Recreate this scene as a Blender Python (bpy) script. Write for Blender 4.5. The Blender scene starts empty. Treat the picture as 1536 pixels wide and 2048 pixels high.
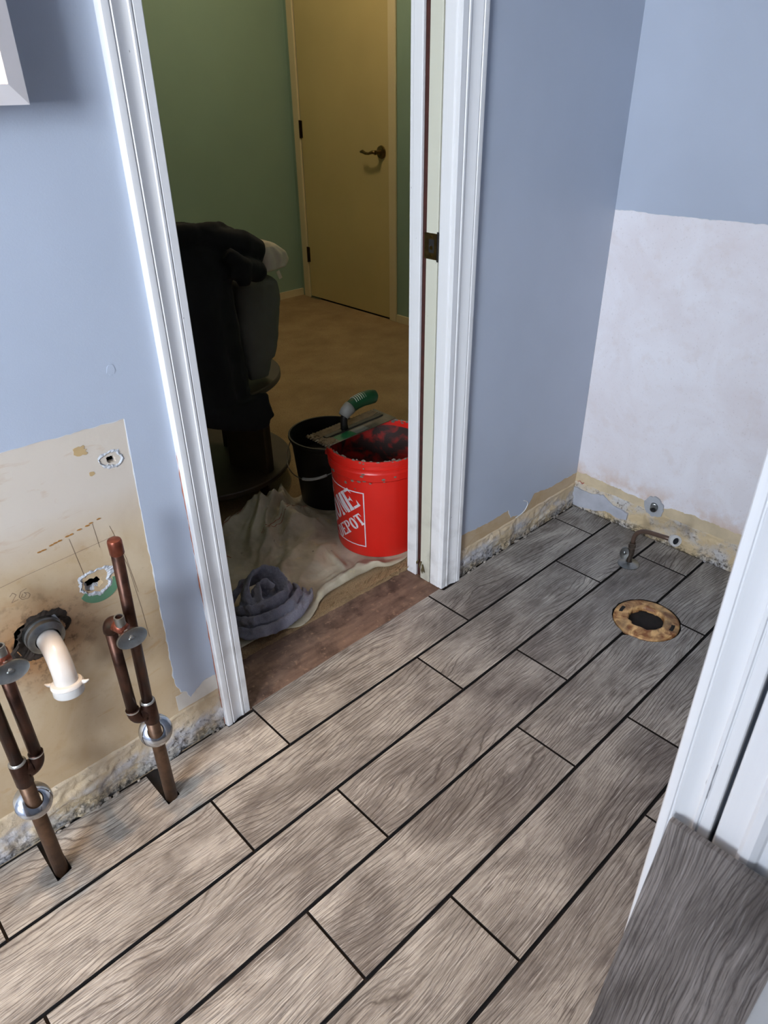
import bpy, bmesh, math, random
from mathutils import Vector, Matrix, noise as mn
random.seed(7)
S = bpy.context.scene
C = S.collection
PI = math.pi

# ------------------------------------------------------------------ camera, world, light, exposure
YAW, PITCH, ROLL = 0.7538, 0.5458, -0.0135
CAM = Vector((-0.2452, -1.0903, 1.2524))
fw = Vector((math.sin(YAW)*math.cos(PITCH), math.cos(YAW)*math.cos(PITCH), -math.sin(PITCH)))
r0 = Vector((math.cos(YAW), -math.sin(YAW), 0)); u0 = r0.cross(fw)
rt = math.cos(ROLL)*r0 + math.sin(ROLL)*u0; up = -math.sin(ROLL)*r0 + math.cos(ROLL)*u0
cd = bpy.data.cameras.new('camera'); cam = bpy.data.objects.new('camera', cd); C.objects.link(cam)
M = Matrix((rt, up, -fw)).transposed().to_4x4(); M.translation = CAM; cam.matrix_world = M
cd.sensor_fit = 'HORIZONTAL'; cd.sensor_width = 27.0; cd.lens = 27.0*1427.6/1536
cd.clip_start = 0.02
cd.dof.use_dof = True; cd.dof.focus_distance = 1.75; cd.dof.aperture_fstop = 13.0
S.camera = cam

S.view_settings.view_transform = 'Standard'; S.view_settings.look = 'None'
S.view_settings.gamma = 1.0; S.view_settings.use_curve_mapping = False
S.view_settings.exposure = 0.0

W = bpy.data.worlds.new('world'); S.world = W; W.use_nodes = True
wb = W.node_tree.nodes['Background']; wb.inputs[0].default_value = (0.84, 0.91, 1.0, 1); wb.inputs[1].default_value = 1.0
WORLD_STRENGTH = 56.0
wb.inputs[1].default_value = WORLD_STRENGTH

def area(name, loc, target, sx, sy, power, col, portal=False):
    d = bpy.data.lights.new(name, 'AREA'); d.shape = 'RECTANGLE'; d.size = sx; d.size_y = sy
    d.energy = power; d.color = col
    o = bpy.data.objects.new(name, d); C.objects.link(o); o.location = loc
    o.rotation_euler = (Vector(target)-Vector(loc)).to_track_quat('-Z', 'Y').to_euler()
    if portal: d.cycles.is_portal = True
    return o
# bathroom window opening in the left wall, bedroom window opening in its left wall: daylight comes in there
BW = (-2.40, -2.05, -1.05, 1.10, 2.05)      # x, y0, y1, z0, z1
DW = (-1.30, 1.3, 2.1, 1.2, 1.9)
area('bathroom_window_portal', (BW[0]-0.1, (BW[1]+BW[2])/2, (BW[3]+BW[4])/2), (0, (BW[1]+BW[2])/2, (BW[3]+BW[4])/2), BW[2]-BW[1], BW[4]-BW[3], 1, (1,1,1), True)
if False: area('bedroom_window_portal', (DW[0]-0.1, (DW[1]+DW[2])/2, (DW[3]+DW[4])/2), (0, (DW[1]+DW[2])/2, (DW[3]+DW[4])/2), DW[2]-DW[1], DW[4]-DW[3], 1, (1,1,1), True)

VANITY_POWER = 30.0
BEDLAMP_POWER = 17.0
CEIL_POWER = 9.0

# ------------------------------------------------------------------ node helpers
class NT:
    def __init__(s, name):
        s.m = bpy.data.materials.new(name); s.m.use_nodes = True
        s.t = s.m.node_tree; s.b = s.t.nodes['Principled BSDF']
        s.tc = s.t.nodes.new('ShaderNodeTexCoord')
    def n(s, typ, **kw):
        x = s.t.nodes.new('ShaderNode'+typ)
        for k, v in kw.items(): setattr(x, k, v)
        return x
    def put(s, sock, v):
        if hasattr(v, 'is_output') or isinstance(v, bpy.types.NodeSocket): s.t.links.new(v, sock)
        elif isinstance(v, (tuple, list)):
            v = tuple(v)
            if len(sock.default_value) == 4 and len(v) == 3: v = v+(1,)
            sock.default_value = v
        else: sock.default_value = v
    def obj(s): return s.tc.outputs['Object']
    def rnd(s): return s.n('ObjectInfo').outputs['Random']
    def math(s, op, a, b=0.0, c=0.0):
        x = s.n('Math', operation=op); s.put(x.inputs[0], a); s.put(x.inputs[1], b); s.put(x.inputs[2], c)
        return x.outputs[0]
    def vmath(s, op, a, b):
        x = s.n('VectorMath', operation=op); s.put(x.inputs[0], a); s.put(x.inputs[1], b); return x.outputs[0]
    def sep(s, v):
        x = s.n('SeparateXYZ'); s.put(x.inputs[0], v); return x.outputs
    def comb(s, a, b, c):
        x = s.n('CombineXYZ'); s.put(x.inputs[0], a); s.put(x.inputs[1], b); s.put(x.inputs[2], c); return x.outputs[0]
    def noise(s, v, scale, detail=4, rough=.55, dist=0.0):
        x = s.n('TexNoise'); s.put(x.inputs['Vector'], v); x.inputs['Scale'].default_value = scale
        x.inputs['Detail'].default_value = detail; x.inputs['Roughness'].default_value = rough
        x.inputs['Distortion'].default_value = dist; return x.outputs[0]
    def ramp(s, f, lo, hi, a=0.0, b=1.0):
        x = s.n('MapRange'); x.clamp = True; s.put(x.inputs[0], f)
        for i, v in zip((1,2,3,4), (lo,hi,a,b)): x.inputs[i].default_value = v
        return x.outputs[0]
    def mix(s, f, a, b, mode='MIX'):
        x = s.n('Mix', data_type='RGBA', blend_type=mode); s.put(x.inputs[0], f)
        s.put(x.inputs[6], a); s.put(x.inputs[7], b); return x.outputs[2]
    def bump(s, h, strength=.3, dist=.001):
        x = s.n('Bump'); x.inputs['Strength'].default_value = strength; x.inputs['Distance'].default_value = dist
        s.put(x.inputs['Height'], h); s.t.links.new(x.outputs[0], s.b.inputs['Normal'])
    def out(s, col=None, rough=None, metal=None, **kw):
        if col is not None: s.put(s.b.inputs['Base Color'], col)
        if rough is not None: s.put(s.b.inputs['Roughness'], rough)
        if metal is not None: s.put(s.b.inputs['Metallic'], metal)
        for k, v in kw.items(): s.put(s.b.inputs[k], v)
        return s.m
def srgb(r, g, b):
    f = lambda c: (c/255/12.92) if c/255 <= .04045 else ((c/255+.055)/1.055)**2.4
    return (f(r), f(g), f(b))

def mat_simple(name, col, rough=.5, metal=0.0, var=.12, scale=20, bump=0.0, bscale=200, **kw):
    t = NT(name); n = t.noise(t.obj(), scale, 5)
    dark = tuple(c*(1-var) for c in col); lite = tuple(min(1, c*(1+var)) for c in col)
    if bump: t.bump(t.noise(t.obj(), bscale, 4), bump, .001)
    return t.out(t.mix(t.ramp(n, .3, .7), dark, lite), rough, metal, **kw)

def mat_plank(name, tone=1.0):
    t = NT(name); r = t.rnd(); o = t.obj()
    off = t.comb(t.math('MULTIPLY', r, 37.0), t.math('MULTIPLY', r, 91.0), t.math('MULTIPLY', r, 13.0))
    c = t.sep(t.vmath('ADD', o, off)); X, Y = c[0], c[1]
    r2 = t.math('FRACT', t.math('MULTIPLY', r, 7.31))
    # slow field bends the growth rings into cathedrals
    low = t.math('SUBTRACT', t.noise(t.comb(t.math('MULTIPLY', X, 2.0), t.math('MULTIPLY', Y, 6.0), 0.0), 1.0, 1.0, .4), .5)
    mid = t.math('SUBTRACT', t.noise(t.comb(t.math('MULTIPLY', X, 9.0), t.math('MULTIPLY', Y, 16.0), 4.0), 1.0, 2.0, .5), .5)
    yw = t.math('ADD', Y, t.math('ADD', t.math('MULTIPLY', low, .16), t.math('MULTIPLY', mid, .012)))
    wob = t.noise(t.comb(t.math('MULTIPLY', X, 40), t.math('MULTIPLY', Y, 110), 0.0), 1.0, 3)
    def rings(freq, w, hard):
        q = t.math('ADD', t.math('MULTIPLY', yw, freq), t.math('MULTIPLY', wob, .42))
        return t.ramp(t.math('PINGPONG', q, .5), .0, w, hard, 0.0)
    brk = t.ramp(t.noise(t.comb(t.math('MULTIPLY', X, 6), t.math('MULTIPLY', Y, 13), 3.3), 1.0, 3), .34, .52)
    brk2 = t.ramp(t.noise(t.comb(t.math('MULTIPLY', X, 6), t.math('MULTIPLY', Y, 13), 8.8), 1.0, 3), .42, .62)
    r1 = t.math('MULTIPLY', rings(112.0, .18, 1.0), brk)
    r3 = t.math('MULTIPLY', rings(270.0, .24, 1.0), brk2)
    # short dark pores and pale scratches, along the warped grain
    yf = t.math('ADD', Y, t.math('ADD', t.math('MULTIPLY', low, .035), t.math('MULTIPLY', mid, .007)))
    po = t.ramp(t.noise(t.comb(t.math('MULTIPLY', X, 13.0), t.math('MULTIPLY', yf, 460.0), 0.0), 1.0, 4, .62), .54, .62)
    po2 = t.ramp(t.noise(t.comb(t.math('MULTIPLY', X, 10.0), t.math('MULTIPLY', yf, 800.0), 6.0), 1.0, 2, .6), .52, .66)
    sc = t.ramp(t.noise(t.comb(t.math('MULTIPLY', X, 12.0), t.math('MULTIPLY', yf, 460.0), 9.0), 1.0, 3, .6), .55, .66)
    blo = t.noise(t.comb(t.math('MULTIPLY', X, 4.0), t.math('MULTIPLY', Y, 9.0), 7.0), 1.0, 5, .6, .8)
    blo2 = t.noise(t.comb(t.math('MULTIPLY', X, 10), t.math('MULTIPLY', Y, 24.0), 2.0), 1.0, 6, .7, .6)
    base = t.mix(t.ramp(blo, .36, .62), srgb(118,112,105), srgb(187,181,171))
    base = t.mix(t.math('MULTIPLY', t.ramp(blo2, .50, .70), .65), base, srgb(92,83,77))
    base = t.mix(t.math('MULTIPLY', r2, .32), base, srgb(112,105,101))
    base = t.mix(t.math('MULTIPLY', sc, .40), base, srgb(224,220,214))
    d = t.math('MAXIMUM', t.math('MULTIPLY', r1, .80), t.math('MULTIPLY', r3, .50))
    d = t.math('MAXIMUM', d, t.math('MULTIPLY', po, .72))
    d = t.math('MAXIMUM', d, t.math('MULTIPLY', po2, .42))
    col = t.mix(d, base, srgb(58,48,44))
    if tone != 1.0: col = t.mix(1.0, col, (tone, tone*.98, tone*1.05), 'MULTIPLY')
    t.bump(t.math('SUBTRACT', 1.0, t.math('ADD', d, t.math('MULTIPLY', blo2, .4))), .6, .0010)
    return t.out(col, t.math('ADD', .40, t.math('MULTIPLY', d, .3)))

def mat_paint(name, col, rough=.45, var=.04, bump=.12):
    t = NT(name); n = t.noise(t.obj(), 3.0, 3); f = t.noise(t.obj(), 420, 2)
    f2 = t.noise(t.obj(), 14, 4)
    t.bump(t.math('ADD', t.math('MULTIPLY', f, .5), t.math('MULTIPLY', f2, .9)), bump, .002)
    return t.out(t.mix(t.ramp(n, .3, .7), tuple(c*(1-var) for c in col), tuple(c*(1+var) for c in col)), rough)

def mat_trim(name, col=(.76,.76,.765), chip=.79):
    t = NT(name); s = t.sep(t.obj())
    v = t.comb(t.math('MULTIPLY', s[0], 120), t.math('MULTIPLY', s[1], 120), t.math('MULTIPLY', s[2], 60))
    spots = t.ramp(t.noise(v, 1.0, 2), chip, chip+.02)
    grain = t.noise(t.comb(t.math('MULTIPLY', s[0], 300), t.math('MULTIPLY', s[1], 300), t.math('MULTIPLY', s[2], 6)), 1.0, 4)
    low = t.ramp(s[2], 0.0, .35, .55, 0.0)
    grime = t.math('MULTIPLY', t.ramp(t.noise(t.obj(), 18, 5), .48, .75), low)
    c = t.mix(t.ramp(grain, .3, .7, 0, .05), col, srgb(170,170,176))
    c = t.mix(grime, c, srgb(110,100,92)); c = t.mix(t.math('MULTIPLY', spots, .8), c, srgb(75,65,60))
    t.bump(grain, .06, .0004)
    return t.out(c, .38)

def mat_substrate(name, a, b, stain, horiz=True):
    """bare wall board: paper with stains, glue swirls"""
    t = NT(name); o = t.obj(); s = t.sep(o)
    big = t.noise(o, 5.0, 4, .6, .8); med = t.noise(o, 22, 5, .6); fi = t.noise(o, 160, 3)
    c = t.mix(t.ramp(big, .35, .65), a, b)
    c = t.mix(t.math('MULTIPLY', t.ramp(med, .55, .75), .35), c, stain)
    c = t.mix(t.math('MULTIPLY', t.ramp(fi, .62, .7), .15), c, srgb(120,100,80))
    t.bump(t.math('ADD', med, fi), .12, .001)
    return t, c

# ------------------------------------------------------------------ mesh helpers
def link(name, me, mat=None, parent=None, smooth=False):
    o = bpy.data.objects.new(name, me); C.objects.link(o)
    if mat is not None:
        me.materials.clear(); me.materials.append(mat)
    if smooth:
        for p in me.polygons: p.use_smooth = True
    if parent is not None: o.parent = parent
    return o
def obj(name, bm, mat=None, parent=None, smooth=False):
    me = bpy.data.meshes.new(name)
    bmesh.ops.recalc_face_normals(bm, faces=bm.faces)
    bm.to_mesh(me); bm.free()
    return link(name, me, mat, parent, smooth)
def tag(o, label, cat, group=None, kind=None):
    o['label'] = label; o['category'] = cat
    if group: o['group'] = group
    if kind: o['kind'] = kind
    return o
def struct(o, label=None):
    o['kind'] = 'structure'
    if label: o['label'] = label
    return o
def thing(name, loc, label, cat, group=None):
    o = bpy.data.objects.new(name, None); C.objects.link(o); o.location = loc; o.empty_display_size = .05
    return tag(o, label, cat, group)
def autosmooth(o, ang=40):
    for p in o.data.polygons: p.use_smooth = True
    o.data.set_sharp_from_angle(angle=math.radians(ang))
    return o
def bevel(o, w=.001, seg=2, ang=30):
    m = o.modifiers.new('bevel', 'BEVEL'); m.width = w; m.segments = seg; m.limit_method = 'ANGLE'; m.angle_limit = math.radians(ang)
    return o
def box(bm, a, b):
    x0,y0,z0 = a; x1,y1,z1 = b
    v = [bm.verts.new(p) for p in ((x0,y0,z0),(x1,y0,z0),(x1,y1,z0),(x0,y1,z0),(x0,y0,z1),(x1,y0,z1),(x1,y1,z1),(x0,y1,z1))]
    for f in ((0,3,2,1),(4,5,6,7),(0,1,5,4),(1,2,6,5),(2,3,7,6),(3,0,4,7)): bm.faces.new([v[i] for i in f])
    return v
def frame_of(d, ref=None):
    d = d.normalized(); ref = ref or (Vector((0,0,1)) if abs(d.z) < .9 else Vector((1,0,0)))
    a = d.cross(ref).normalized(); return a, d.cross(a).normalized()
def sweep(bm, pts, rad, seg=16, caps=True, ell=None, rfun=None):
    """tube through pts (list of Vector), radius number or list; ell=(a,b) scales"""
    pts = [Vector(p) for p in pts]; n = len(pts); rings = []
    A, B = frame_of(pts[1]-pts[0])
    for i, p in enumerate(pts):
        d = (pts[min(i+1,n-1)]-pts[max(i-1,0)]).normalized()
        A = (A - d*A.dot(d)).normalized(); B = d.cross(A)
        r = rad[i] if isinstance(rad, (list, tuple)) else rad
        ea, eb = ell if ell else (1, 1)
        ring = []
        for k in range(seg):
            t = 2*PI*k/seg; q = r*(rfun(i/(n-1), t) if rfun else 1)
            ring.append(bm.verts.new(p + A*math.cos(t)*q*ea + B*math.sin(t)*q*eb))
        rings.append(ring)
    for a, b in zip(rings, rings[1:]):
        for k in range(seg): bm.faces.new((a[k], a[(k+1)%seg], b[(k+1)%seg], b[k]))
    if caps: bm.faces.new(rings[0][::-1]); bm.faces.new(rings[-1])
    return rings
def lathe(bm, prof, seg=48, M=None, cap0=False, cap1=False):
    rings = []
    for r, z in prof:
        ring = []
        for k in range(seg):
            t = 2*PI*k/seg; v = Vector((r*math.cos(t), r*math.sin(t), z))
            if M: v = M @ v
            ring.append(bm.verts.new(v))
        rings.append(ring)
    for a, b in zip(rings, rings[1:]):
        for k in range(seg): bm.faces.new((a[k], a[(k+1)%seg], b[(k+1)%seg], b[k]))
    if cap0: bm.faces.new(rings[0][::-1])
    if cap1: bm.faces.new(rings[-1])
    return rings
def arc_pts(p0, p1, p2, n=10):
    p0, p1, p2 = map(Vector, (p0, p1, p2))
    return [(1-t)**2*p0 + 2*t*(1-t)*p1 + t*t*p2 for t in [i/n for i in range(n+1)]]
def aim(loc, direction, upv=(0,0,1)):
    q = Vector(direction).to_track_quat('Z', 'Y').to_matrix().to_4x4(); q.translation = Vector(loc); return q
def poly_mesh(name, outer, holes=(), depth=.001, M=None):
    """flat outline with holes, extruded: through a temporary filled 2-D curve"""
    cu = bpy.data.curves.new(name, 'CURVE'); cu.dimensions = '2D'; cu.fill_mode = 'BOTH'; cu.extrude = depth/2
    for loop in [outer]+list(holes):
        sp = cu.splines.new('POLY'); sp.points.add(len(loop)-1); sp.use_cyclic_u = True
        for i, p in enumerate(loop): sp.points[i].co = (p[0], p[1], 0, 1)
    ob = bpy.data.objects.new(name, cu); C.objects.link(ob)
    dg = bpy.context.evaluated_depsgraph_get(); dg.update()
    me = bpy.data.meshes.new_from_object(ob.evaluated_get(dg)); me.name = name
    bpy.data.objects.remove(ob); bpy.data.curves.remove(cu)
    me.transform(Matrix.Translation((0,0,depth/2)))
    if M is not None: me.transform(M)
    me.update()
    return me
# frames mapping a 2-D outline on to a wall: (u, v, w) -> world, w is the outward normal
MA = Matrix(((1,0,0,0),(0,0,-1,0),(0,1,0,0),(0,0,0,1)))                 # wall A (y=0), u=x, v=z, outward -y
def MBx(x): return Matrix(((0,0,-1,x),(-1,0,0,0),(0,1,0,0),(0,0,0,1)))    # wall x=const, u=-y, v=z, outward -x

def ragged(pts, amp, step=.008, seed=0, closed=False):
    """subdivide a polyline and jitter it"""
    out = []; rng = list(zip(pts, pts[1:]+([pts[0]] if closed else [])))
    if not closed: rng = rng[:len(pts)-1]
    for (a, b) in rng:
        L = math.dist(a, b); n = max(1, int(L/step))
        nx, ny = (-(b[1]-a[1])/L, (b[0]-a[0])/L)
        for i in range(n):
            t = i/n; x = a[0]+(b[0]-a[0])*t; y = a[1]+(b[1]-a[1])*t
            v = Vector((x*40+seed*9.1, y*40, seed*3.7)); k = mn.noise(v)*.6 + mn.noise(v*3.1)*.4 + mn.noise(v*9.0)*.25
            if i == 0 and not closed: k *= .3
            out.append((x+nx*k*amp, y+ny*k*amp))
    if not closed: out.append(pts[-1])
    return out
def blob(cx, cy, rx, ry, n=28, amp=.25, seed=0):
    o = []
    for i in range(n):
        t = 2*PI*i/n; k = 1+amp*(mn.noise(Vector((math.cos(t)*2.2+seed*5, math.sin(t)*2.2, seed)))*1.3 + mn.noise(Vector((math.cos(t)*6, math.sin(t)*6+seed*3, seed)))*.6)
        o.append((cx+rx*k*math.cos(t), cy+ry*k*math.sin(t)))
    return o

# ------------------------------------------------------------------ materials
m_tile = mat_plank('wood_look_tile')
m_tile_shaded = mat_plank('shaded_wood_look_tile', .43)  # plank copy for the leaning tile, its shade multiplied into the colour
m_blue = mat_paint('blue_grey_paint', srgb(178,187,202), .42)
m_white_lip = mat_simple('torn_paint_edge', srgb(215,215,215), .7)
m_trim = mat_trim('white_gloss_trim')
m_trim2 = mat_trim('white_trim_clean', (.70,.71,.73), .9)
m_cream = mat_trim('cream_jamb_paint', srgb(206,205,188), .78)
m_ceiling = mat_simple('ceiling_white', (.75,.75,.75), .8)
m_green = mat_paint('green_paint', srgb(142,168,152), .5)
m_yellow = mat_paint('cream_yellow_door_paint', srgb(206,186,132), .45)
m_bedtrim = mat_paint('bedroom_trim_paint', srgb(222,205,165), .45)
m_gypsum = mat_simple('broken_gypsum', srgb(188,190,194), .9, bump=.4, bscale=90)
m_dark = mat_simple('dark_cavity', (.012,.010,.009), .9)
m_copper = None
def _copper():
    t = NT('aged_copper'); n = t.noise(t.obj(), 35, 5, .6); g = t.noise(t.obj(), 16, 4)
    c = t.mix(t.ramp(n, .35, .65), srgb(50,34,28), srgb(82,54,42))
    c = t.mix(t.math('MULTIPLY', t.ramp(g, .62, .74), .55), c, srgb(70,100,88))
    return t.out(c, t.ramp(n, .3, .7, .28, .5), .75)
m_copper = _copper()
m_copper_bright = mat_simple('bright_copper', srgb(124,70,54), .35, .8, var=.25, scale=60)
m_solder = mat_simple('solder', srgb(190,188,182), .35, .8)
m_chrome = mat_simple('chrome', (.55,.56,.57), .12, 1.0, var=.1, scale=40)
m_chrome_dull = mat_simple('dull_chrome', (.30,.31,.30), .35, 1.0, var=.2, scale=60)
m_pvc = mat_simple('white_pvc', (.60,.585,.56), .25, var=.02)
m_rubber = mat_simple('black_plastic', (.014,.014,.016), .4)
m_bronze = mat_simple('old_bronze', srgb(120,98,62), .3, .9, var=.3, scale=80)
m_darkred = mat_simple('bare_red_brown_wood', srgb(62,26,18), .8, var=.3, scale=60)

def _base_wall():
    t, c = mat_substrate('bare_wallboard', srgb(186,160,124), srgb(204,184,154), srgb(166,130,84))
    s = t.sep(t.obj()); x, z = s[0], s[2]
    # white zone at the top of the patch, tan below also darkened for the dimmer light, brown water stains around the drain, dirt band where the skirting was
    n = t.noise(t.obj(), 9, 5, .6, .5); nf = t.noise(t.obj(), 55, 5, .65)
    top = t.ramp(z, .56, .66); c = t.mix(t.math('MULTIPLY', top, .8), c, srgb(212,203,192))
    dx = t.math('SUBTRACT', x, -.04); dz = t.math('MULTIPLY', t.math('SUBTRACT', z, .43), 1.15)
    d = t.math('SQRT', t.math('ADD', t.math('MULTIPLY', dx, dx), t.math('MULTIPLY', dz, dz)))
    dd = t.math('ADD', d, t.math('MULTIPLY', t.math('SUBTRACT', n, .5), .12))
    halo = t.ramp(dd, .035, .13, .85, 0.0)
    c = t.mix(halo, c, srgb(150,98,48))
    fleck = t.math('MULTIPLY', t.ramp(nf, .50, .62), t.ramp(dd, .04, .12, .9, 0.0)); c = t.mix(fleck, c, srgb(60,38,20))
    gl = t.math('MULTIPLY', t.ramp(t.noise(t.comb(t.math('MULTIPLY', x, 4), 0.0, t.math('MULTIPLY', z, 14)), 3.0, 4, .6, 1.0), .60, .72), .35)
    c = t.mix(gl, c, srgb(176,128,70))
    return t.out(c, .6)
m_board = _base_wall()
def _band():
    t = NT('plaster_scraped'); o = t.obj(); s = t.sep(o); z = s[2]
    n = t.noise(o, 24, 6, .65, .6); n2 = t.noise(o, 11, 5, .6); nf = t.noise(o, 95, 5, .7, .5)
    c = t.mix(t.ramp(n2, .42, .58), srgb(196,176,144), srgb(190,188,190))
    c = t.mix(t.ramp(n, .54, .60, 0, .8), c, srgb(206,200,188))
    hi = t.ramp(t.math('ADD', z, t.math('MULTIPLY', t.math('SUBTRACT', n, .5), .05)), .055, .07); c = t.mix(t.math('MULTIPLY', hi, .8), c, srgb(206,184,150))
    c = t.mix(t.math('MULTIPLY', t.ramp(nf, .55, .64), t.ramp(n2, .50, .62, 0, .9)), c, srgb(70,58,44))
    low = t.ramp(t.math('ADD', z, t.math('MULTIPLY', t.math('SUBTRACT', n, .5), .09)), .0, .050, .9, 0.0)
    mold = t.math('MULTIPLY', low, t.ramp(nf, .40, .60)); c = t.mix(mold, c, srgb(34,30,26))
    t.bump(t.math('ADD', n, t.math('MULTIPLY', nf, .6)), .8, .004)
    return t.out(c, .85)
m_band = _band()
def _band_b():
    t = NT('plaster_scraped_yellowish'); o = t.obj(); s = t.sep(o); z = s[2]
    n = t.noise(o, 24, 6, .65, .6); n2 = t.noise(o, 9, 5, .6); nf = t.noise(o, 95, 5, .7, .5)
    c = t.mix(t.ramp(n2, .45, .6), srgb(208,186,148), srgb(200,196,192))
    c = t.mix(t.math('MULTIPLY', t.ramp(nf, .52, .62), t.ramp(n2, .45, .62)), c, srgb(84,66,46))
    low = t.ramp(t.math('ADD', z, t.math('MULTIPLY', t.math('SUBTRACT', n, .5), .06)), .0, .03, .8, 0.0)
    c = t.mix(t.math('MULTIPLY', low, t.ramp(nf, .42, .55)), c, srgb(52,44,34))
    t.bump(t.math('ADD', n, t.math('MULTIPLY', nf, .6)), .7, .003)
    return t.out(c, .85)
m_band_b = _band_b()
def _paper():
    t, c = mat_substrate('white_bare_wall', srgb(238,236,240), srgb(230,224,226), srgb(220,206,200))
    s = t.sep(t.obj()); n = t.noise(t.obj(), 12, 5, .6)
    low = t.ramp(t.math('ADD', s[2], t.math('MULTIPLY', t.math('SUBTRACT', n, .5), .12)), .13, .2, .6, 0.0)
    c = t.mix(t.math('MULTIPLY', low, t.ramp(n, .45, .6)), c, srgb(196,150,100))
    return t.out(c, .55)
m_paper = _paper()

# ------------------------------------------------------------------ setting: floor with plank tiles
XR = 1.663; XL = BW[0]; YB = -2.6; H = 2.42; TH = .115
YC = -.932; XC = .335
def _sub():
    t = NT('thinset_floor'); n = t.noise(t.obj(), 40, 5)
    t.bump(n, .6, .002)
    return t.out(t.mix(t.ramp(n, .4, .6), srgb(13,10,9), srgb(27,20,17)), .9)
m_sub = _sub()
bm = bmesh.new(); box(bm, (XL-.1, YB-.1, -.06), (XR+.12, TH+.04, -.0085))
floor = struct(obj('floor', bm, m_sub), 'dark thinset under grey wood-look plank tiles')
Wd, Ln, G = .157, .6024, .0068
FL = Vector((1.283, -.487)); FR = .0885
NOTCH = [(.083, .0145, -.104), (-.145, .015, -.108)]     # x, half width, depth
def tile(k, x0, x1):
    yt, yb = -Wd*k - G/2, -Wd*(k+1) + G/2
    if k == 0: yt = -.010
    xs = sorted(set([x0, x1] + [x0+(x1-x0)*i/16 for i in range(17)]))
    def near(a, b): return a < FL.x+FR and b > FL.x-FR
    if k in (2, 3) and near(x0, x1):
        for i in range(41):
            x = FL.x-FR + 2*FR*i/40
            if x0 < x < x1: xs.append(x)
    if k == 0:
        for nx, hw, dp in NOTCH:
            for x in (nx-hw-1e-4, nx-hw+1e-4, nx+hw-1e-4, nx+hw+1e-4):
                if x0 < x < x1: xs.append(x)
        for x in [x0+(x1-x0)*i/50 for i in range(51)]: xs.append(x)
    if k == 0:
        for x in (.268, .336, .9862, 1.0620): 
            for e in (-1e-4, 1e-4):
                if x0 < x+e < x1: xs.append(x+e)
    xs = sorted(set(round(x, 5) for x in xs))
    top, bot = [], []
    for x in xs:
        a, b = yt, yb
        dx = x-FL.x
        if abs(dx) < FR:
            h = math.sqrt(FR*FR-dx*dx)
            wob = .003*mn.noise(Vector((x*60, k, 0)))
            if k == 3: a = min(a, FL.y-h+wob)
            if k == 2: b = max(b, FL.y+h+wob)
        if k == 0:
            if x < .268 or 1.0625 < x: a = -.012 + .002*mn.noise(Vector((x*30, 1, 0)))
            if .268 < x < .336 or .9863 < x < 1.0619: a = -.020
            if .336 < x < .9862: a = -.006
            for nx, hw, dp in NOTCH:
                if abs(x-nx) < hw: a = dp + (x-nx)*.25
        top.append((x, a)); bot.append((x, b))
    cx, cy = (x0+x1)/2, (yt+yb)/2
    bm = bmesh.new(); rows = []
    for z in (0.0, -.0075):
        rows.append(([bm.verts.new((x-cx, y-cy, z)) for x, y in top], [bm.verts.new((x-cx, y-cy, z)) for x, y in bot]))
    (ta, ba), (tl, bl) = rows
    for i in range(len(xs)-1):
        if top[i][1] - bot[i][1] < 1e-4 and top[i+1][1]-bot[i+1][1] < 1e-4: continue
        bm.faces.new((ta[i], ba[i], ba[i+1], ta[i+1]))
        bm.faces.new((ta[i], ta[i+1], tl[i+1], tl[i])); bm.faces.new((ba[i+1], ba[i], bl[i], bl[i+1]))
    bm.faces.new((ta[0], tl[0], bl[0], ba[0])); bm.faces.new((ta[-1], ba[-1], bl[-1], tl[-1]))
    o = obj('plank_tile', bm, m_tile, floor); o.data.materials.append(m_sub)
    for f in o.data.polygons:
        if abs(f.normal.z) < .5: f.material_index = 1
    o.location = (cx, cy, random.uniform(-.0004, .0004))
    o.rotation_euler = (random.uniform(-.0012,.0012), random.uniform(-.0006,.0006), 0)
    bevel(o, .0006, 2, 50)
    return o
k = 0
while -Wd*(k+1) > YB+.0:
    ph = .338 if k % 2 == 0 else .135
    js = [ph+Ln*i for i in range(-4, 4)]
    if k == 3: js = [(1.333 if abs(j-1.3398) < .01 else j) for j in js]
    js = [j for j in js if XL+.02 < j < XR-.02]
    xs = [XL+.004]+js+[XR-.006]
    for a, b in zip(xs, xs[1:]): tile(k, a+G/2*.70, b-G/2*.70)
    k += 1
# worn subfloor strip under the missing threshold, carpet beyond it
def _thr():
    t = NT('worn_subfloor_wood'); s = t.sep(t.obj())
    v = t.comb(t.math('MULTIPLY', s[0], 8), t.math('MULTIPLY', s[1], 40), 0.0)
    n = t.noise(v, 1.0, 5, .6); n2 = t.noise(t.obj(), 14, 6, .65, .4); n3 = t.noise(t.obj(), 70, 4)
    c = t.mix(t.ramp(n, .35, .65), srgb(104,80,66), srgb(138,110,92))
    c = t.mix(t.ramp(n2, .5, .68, 0, .75), c, srgb(62,44,36)); c = t.mix(t.ramp(n3, .6, .68, 0, .5), c, srgb(168,134,110))
    t.bump(t.math('ADD', n3, n2), .5, .002)
    return t.out(c, .75)
bm = bmesh.new(); box(bm, (.30, -.0055, -.0084), (1.03, .16, -.0025))
o = struct(obj('trim_1', bm, _thr()), 'worn reddish brown subfloor strip in the doorway')
def _carpet():
    t = NT('tan_carpet'); n = t.noise(t.obj(), 5, 5, .6); f = t.noise(t.obj(), 320, 3, .7); f2 = t.noise(t.obj(), 60, 4)
    c = t.mix(t.ramp(n, .35, .65), srgb(186,154,112), srgb(212,178,132)); c = t.mix(t.ramp(f, .35, .65, .5, 0), c, srgb(110,84,58))
    c = t.mix(t.ramp(f2, .62, .75, 0, .3), c, srgb(120,92,66))
    t.bump(f, 1.0, .006)
    return t.out(c, .95)
m_carpet = _carpet()
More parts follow.
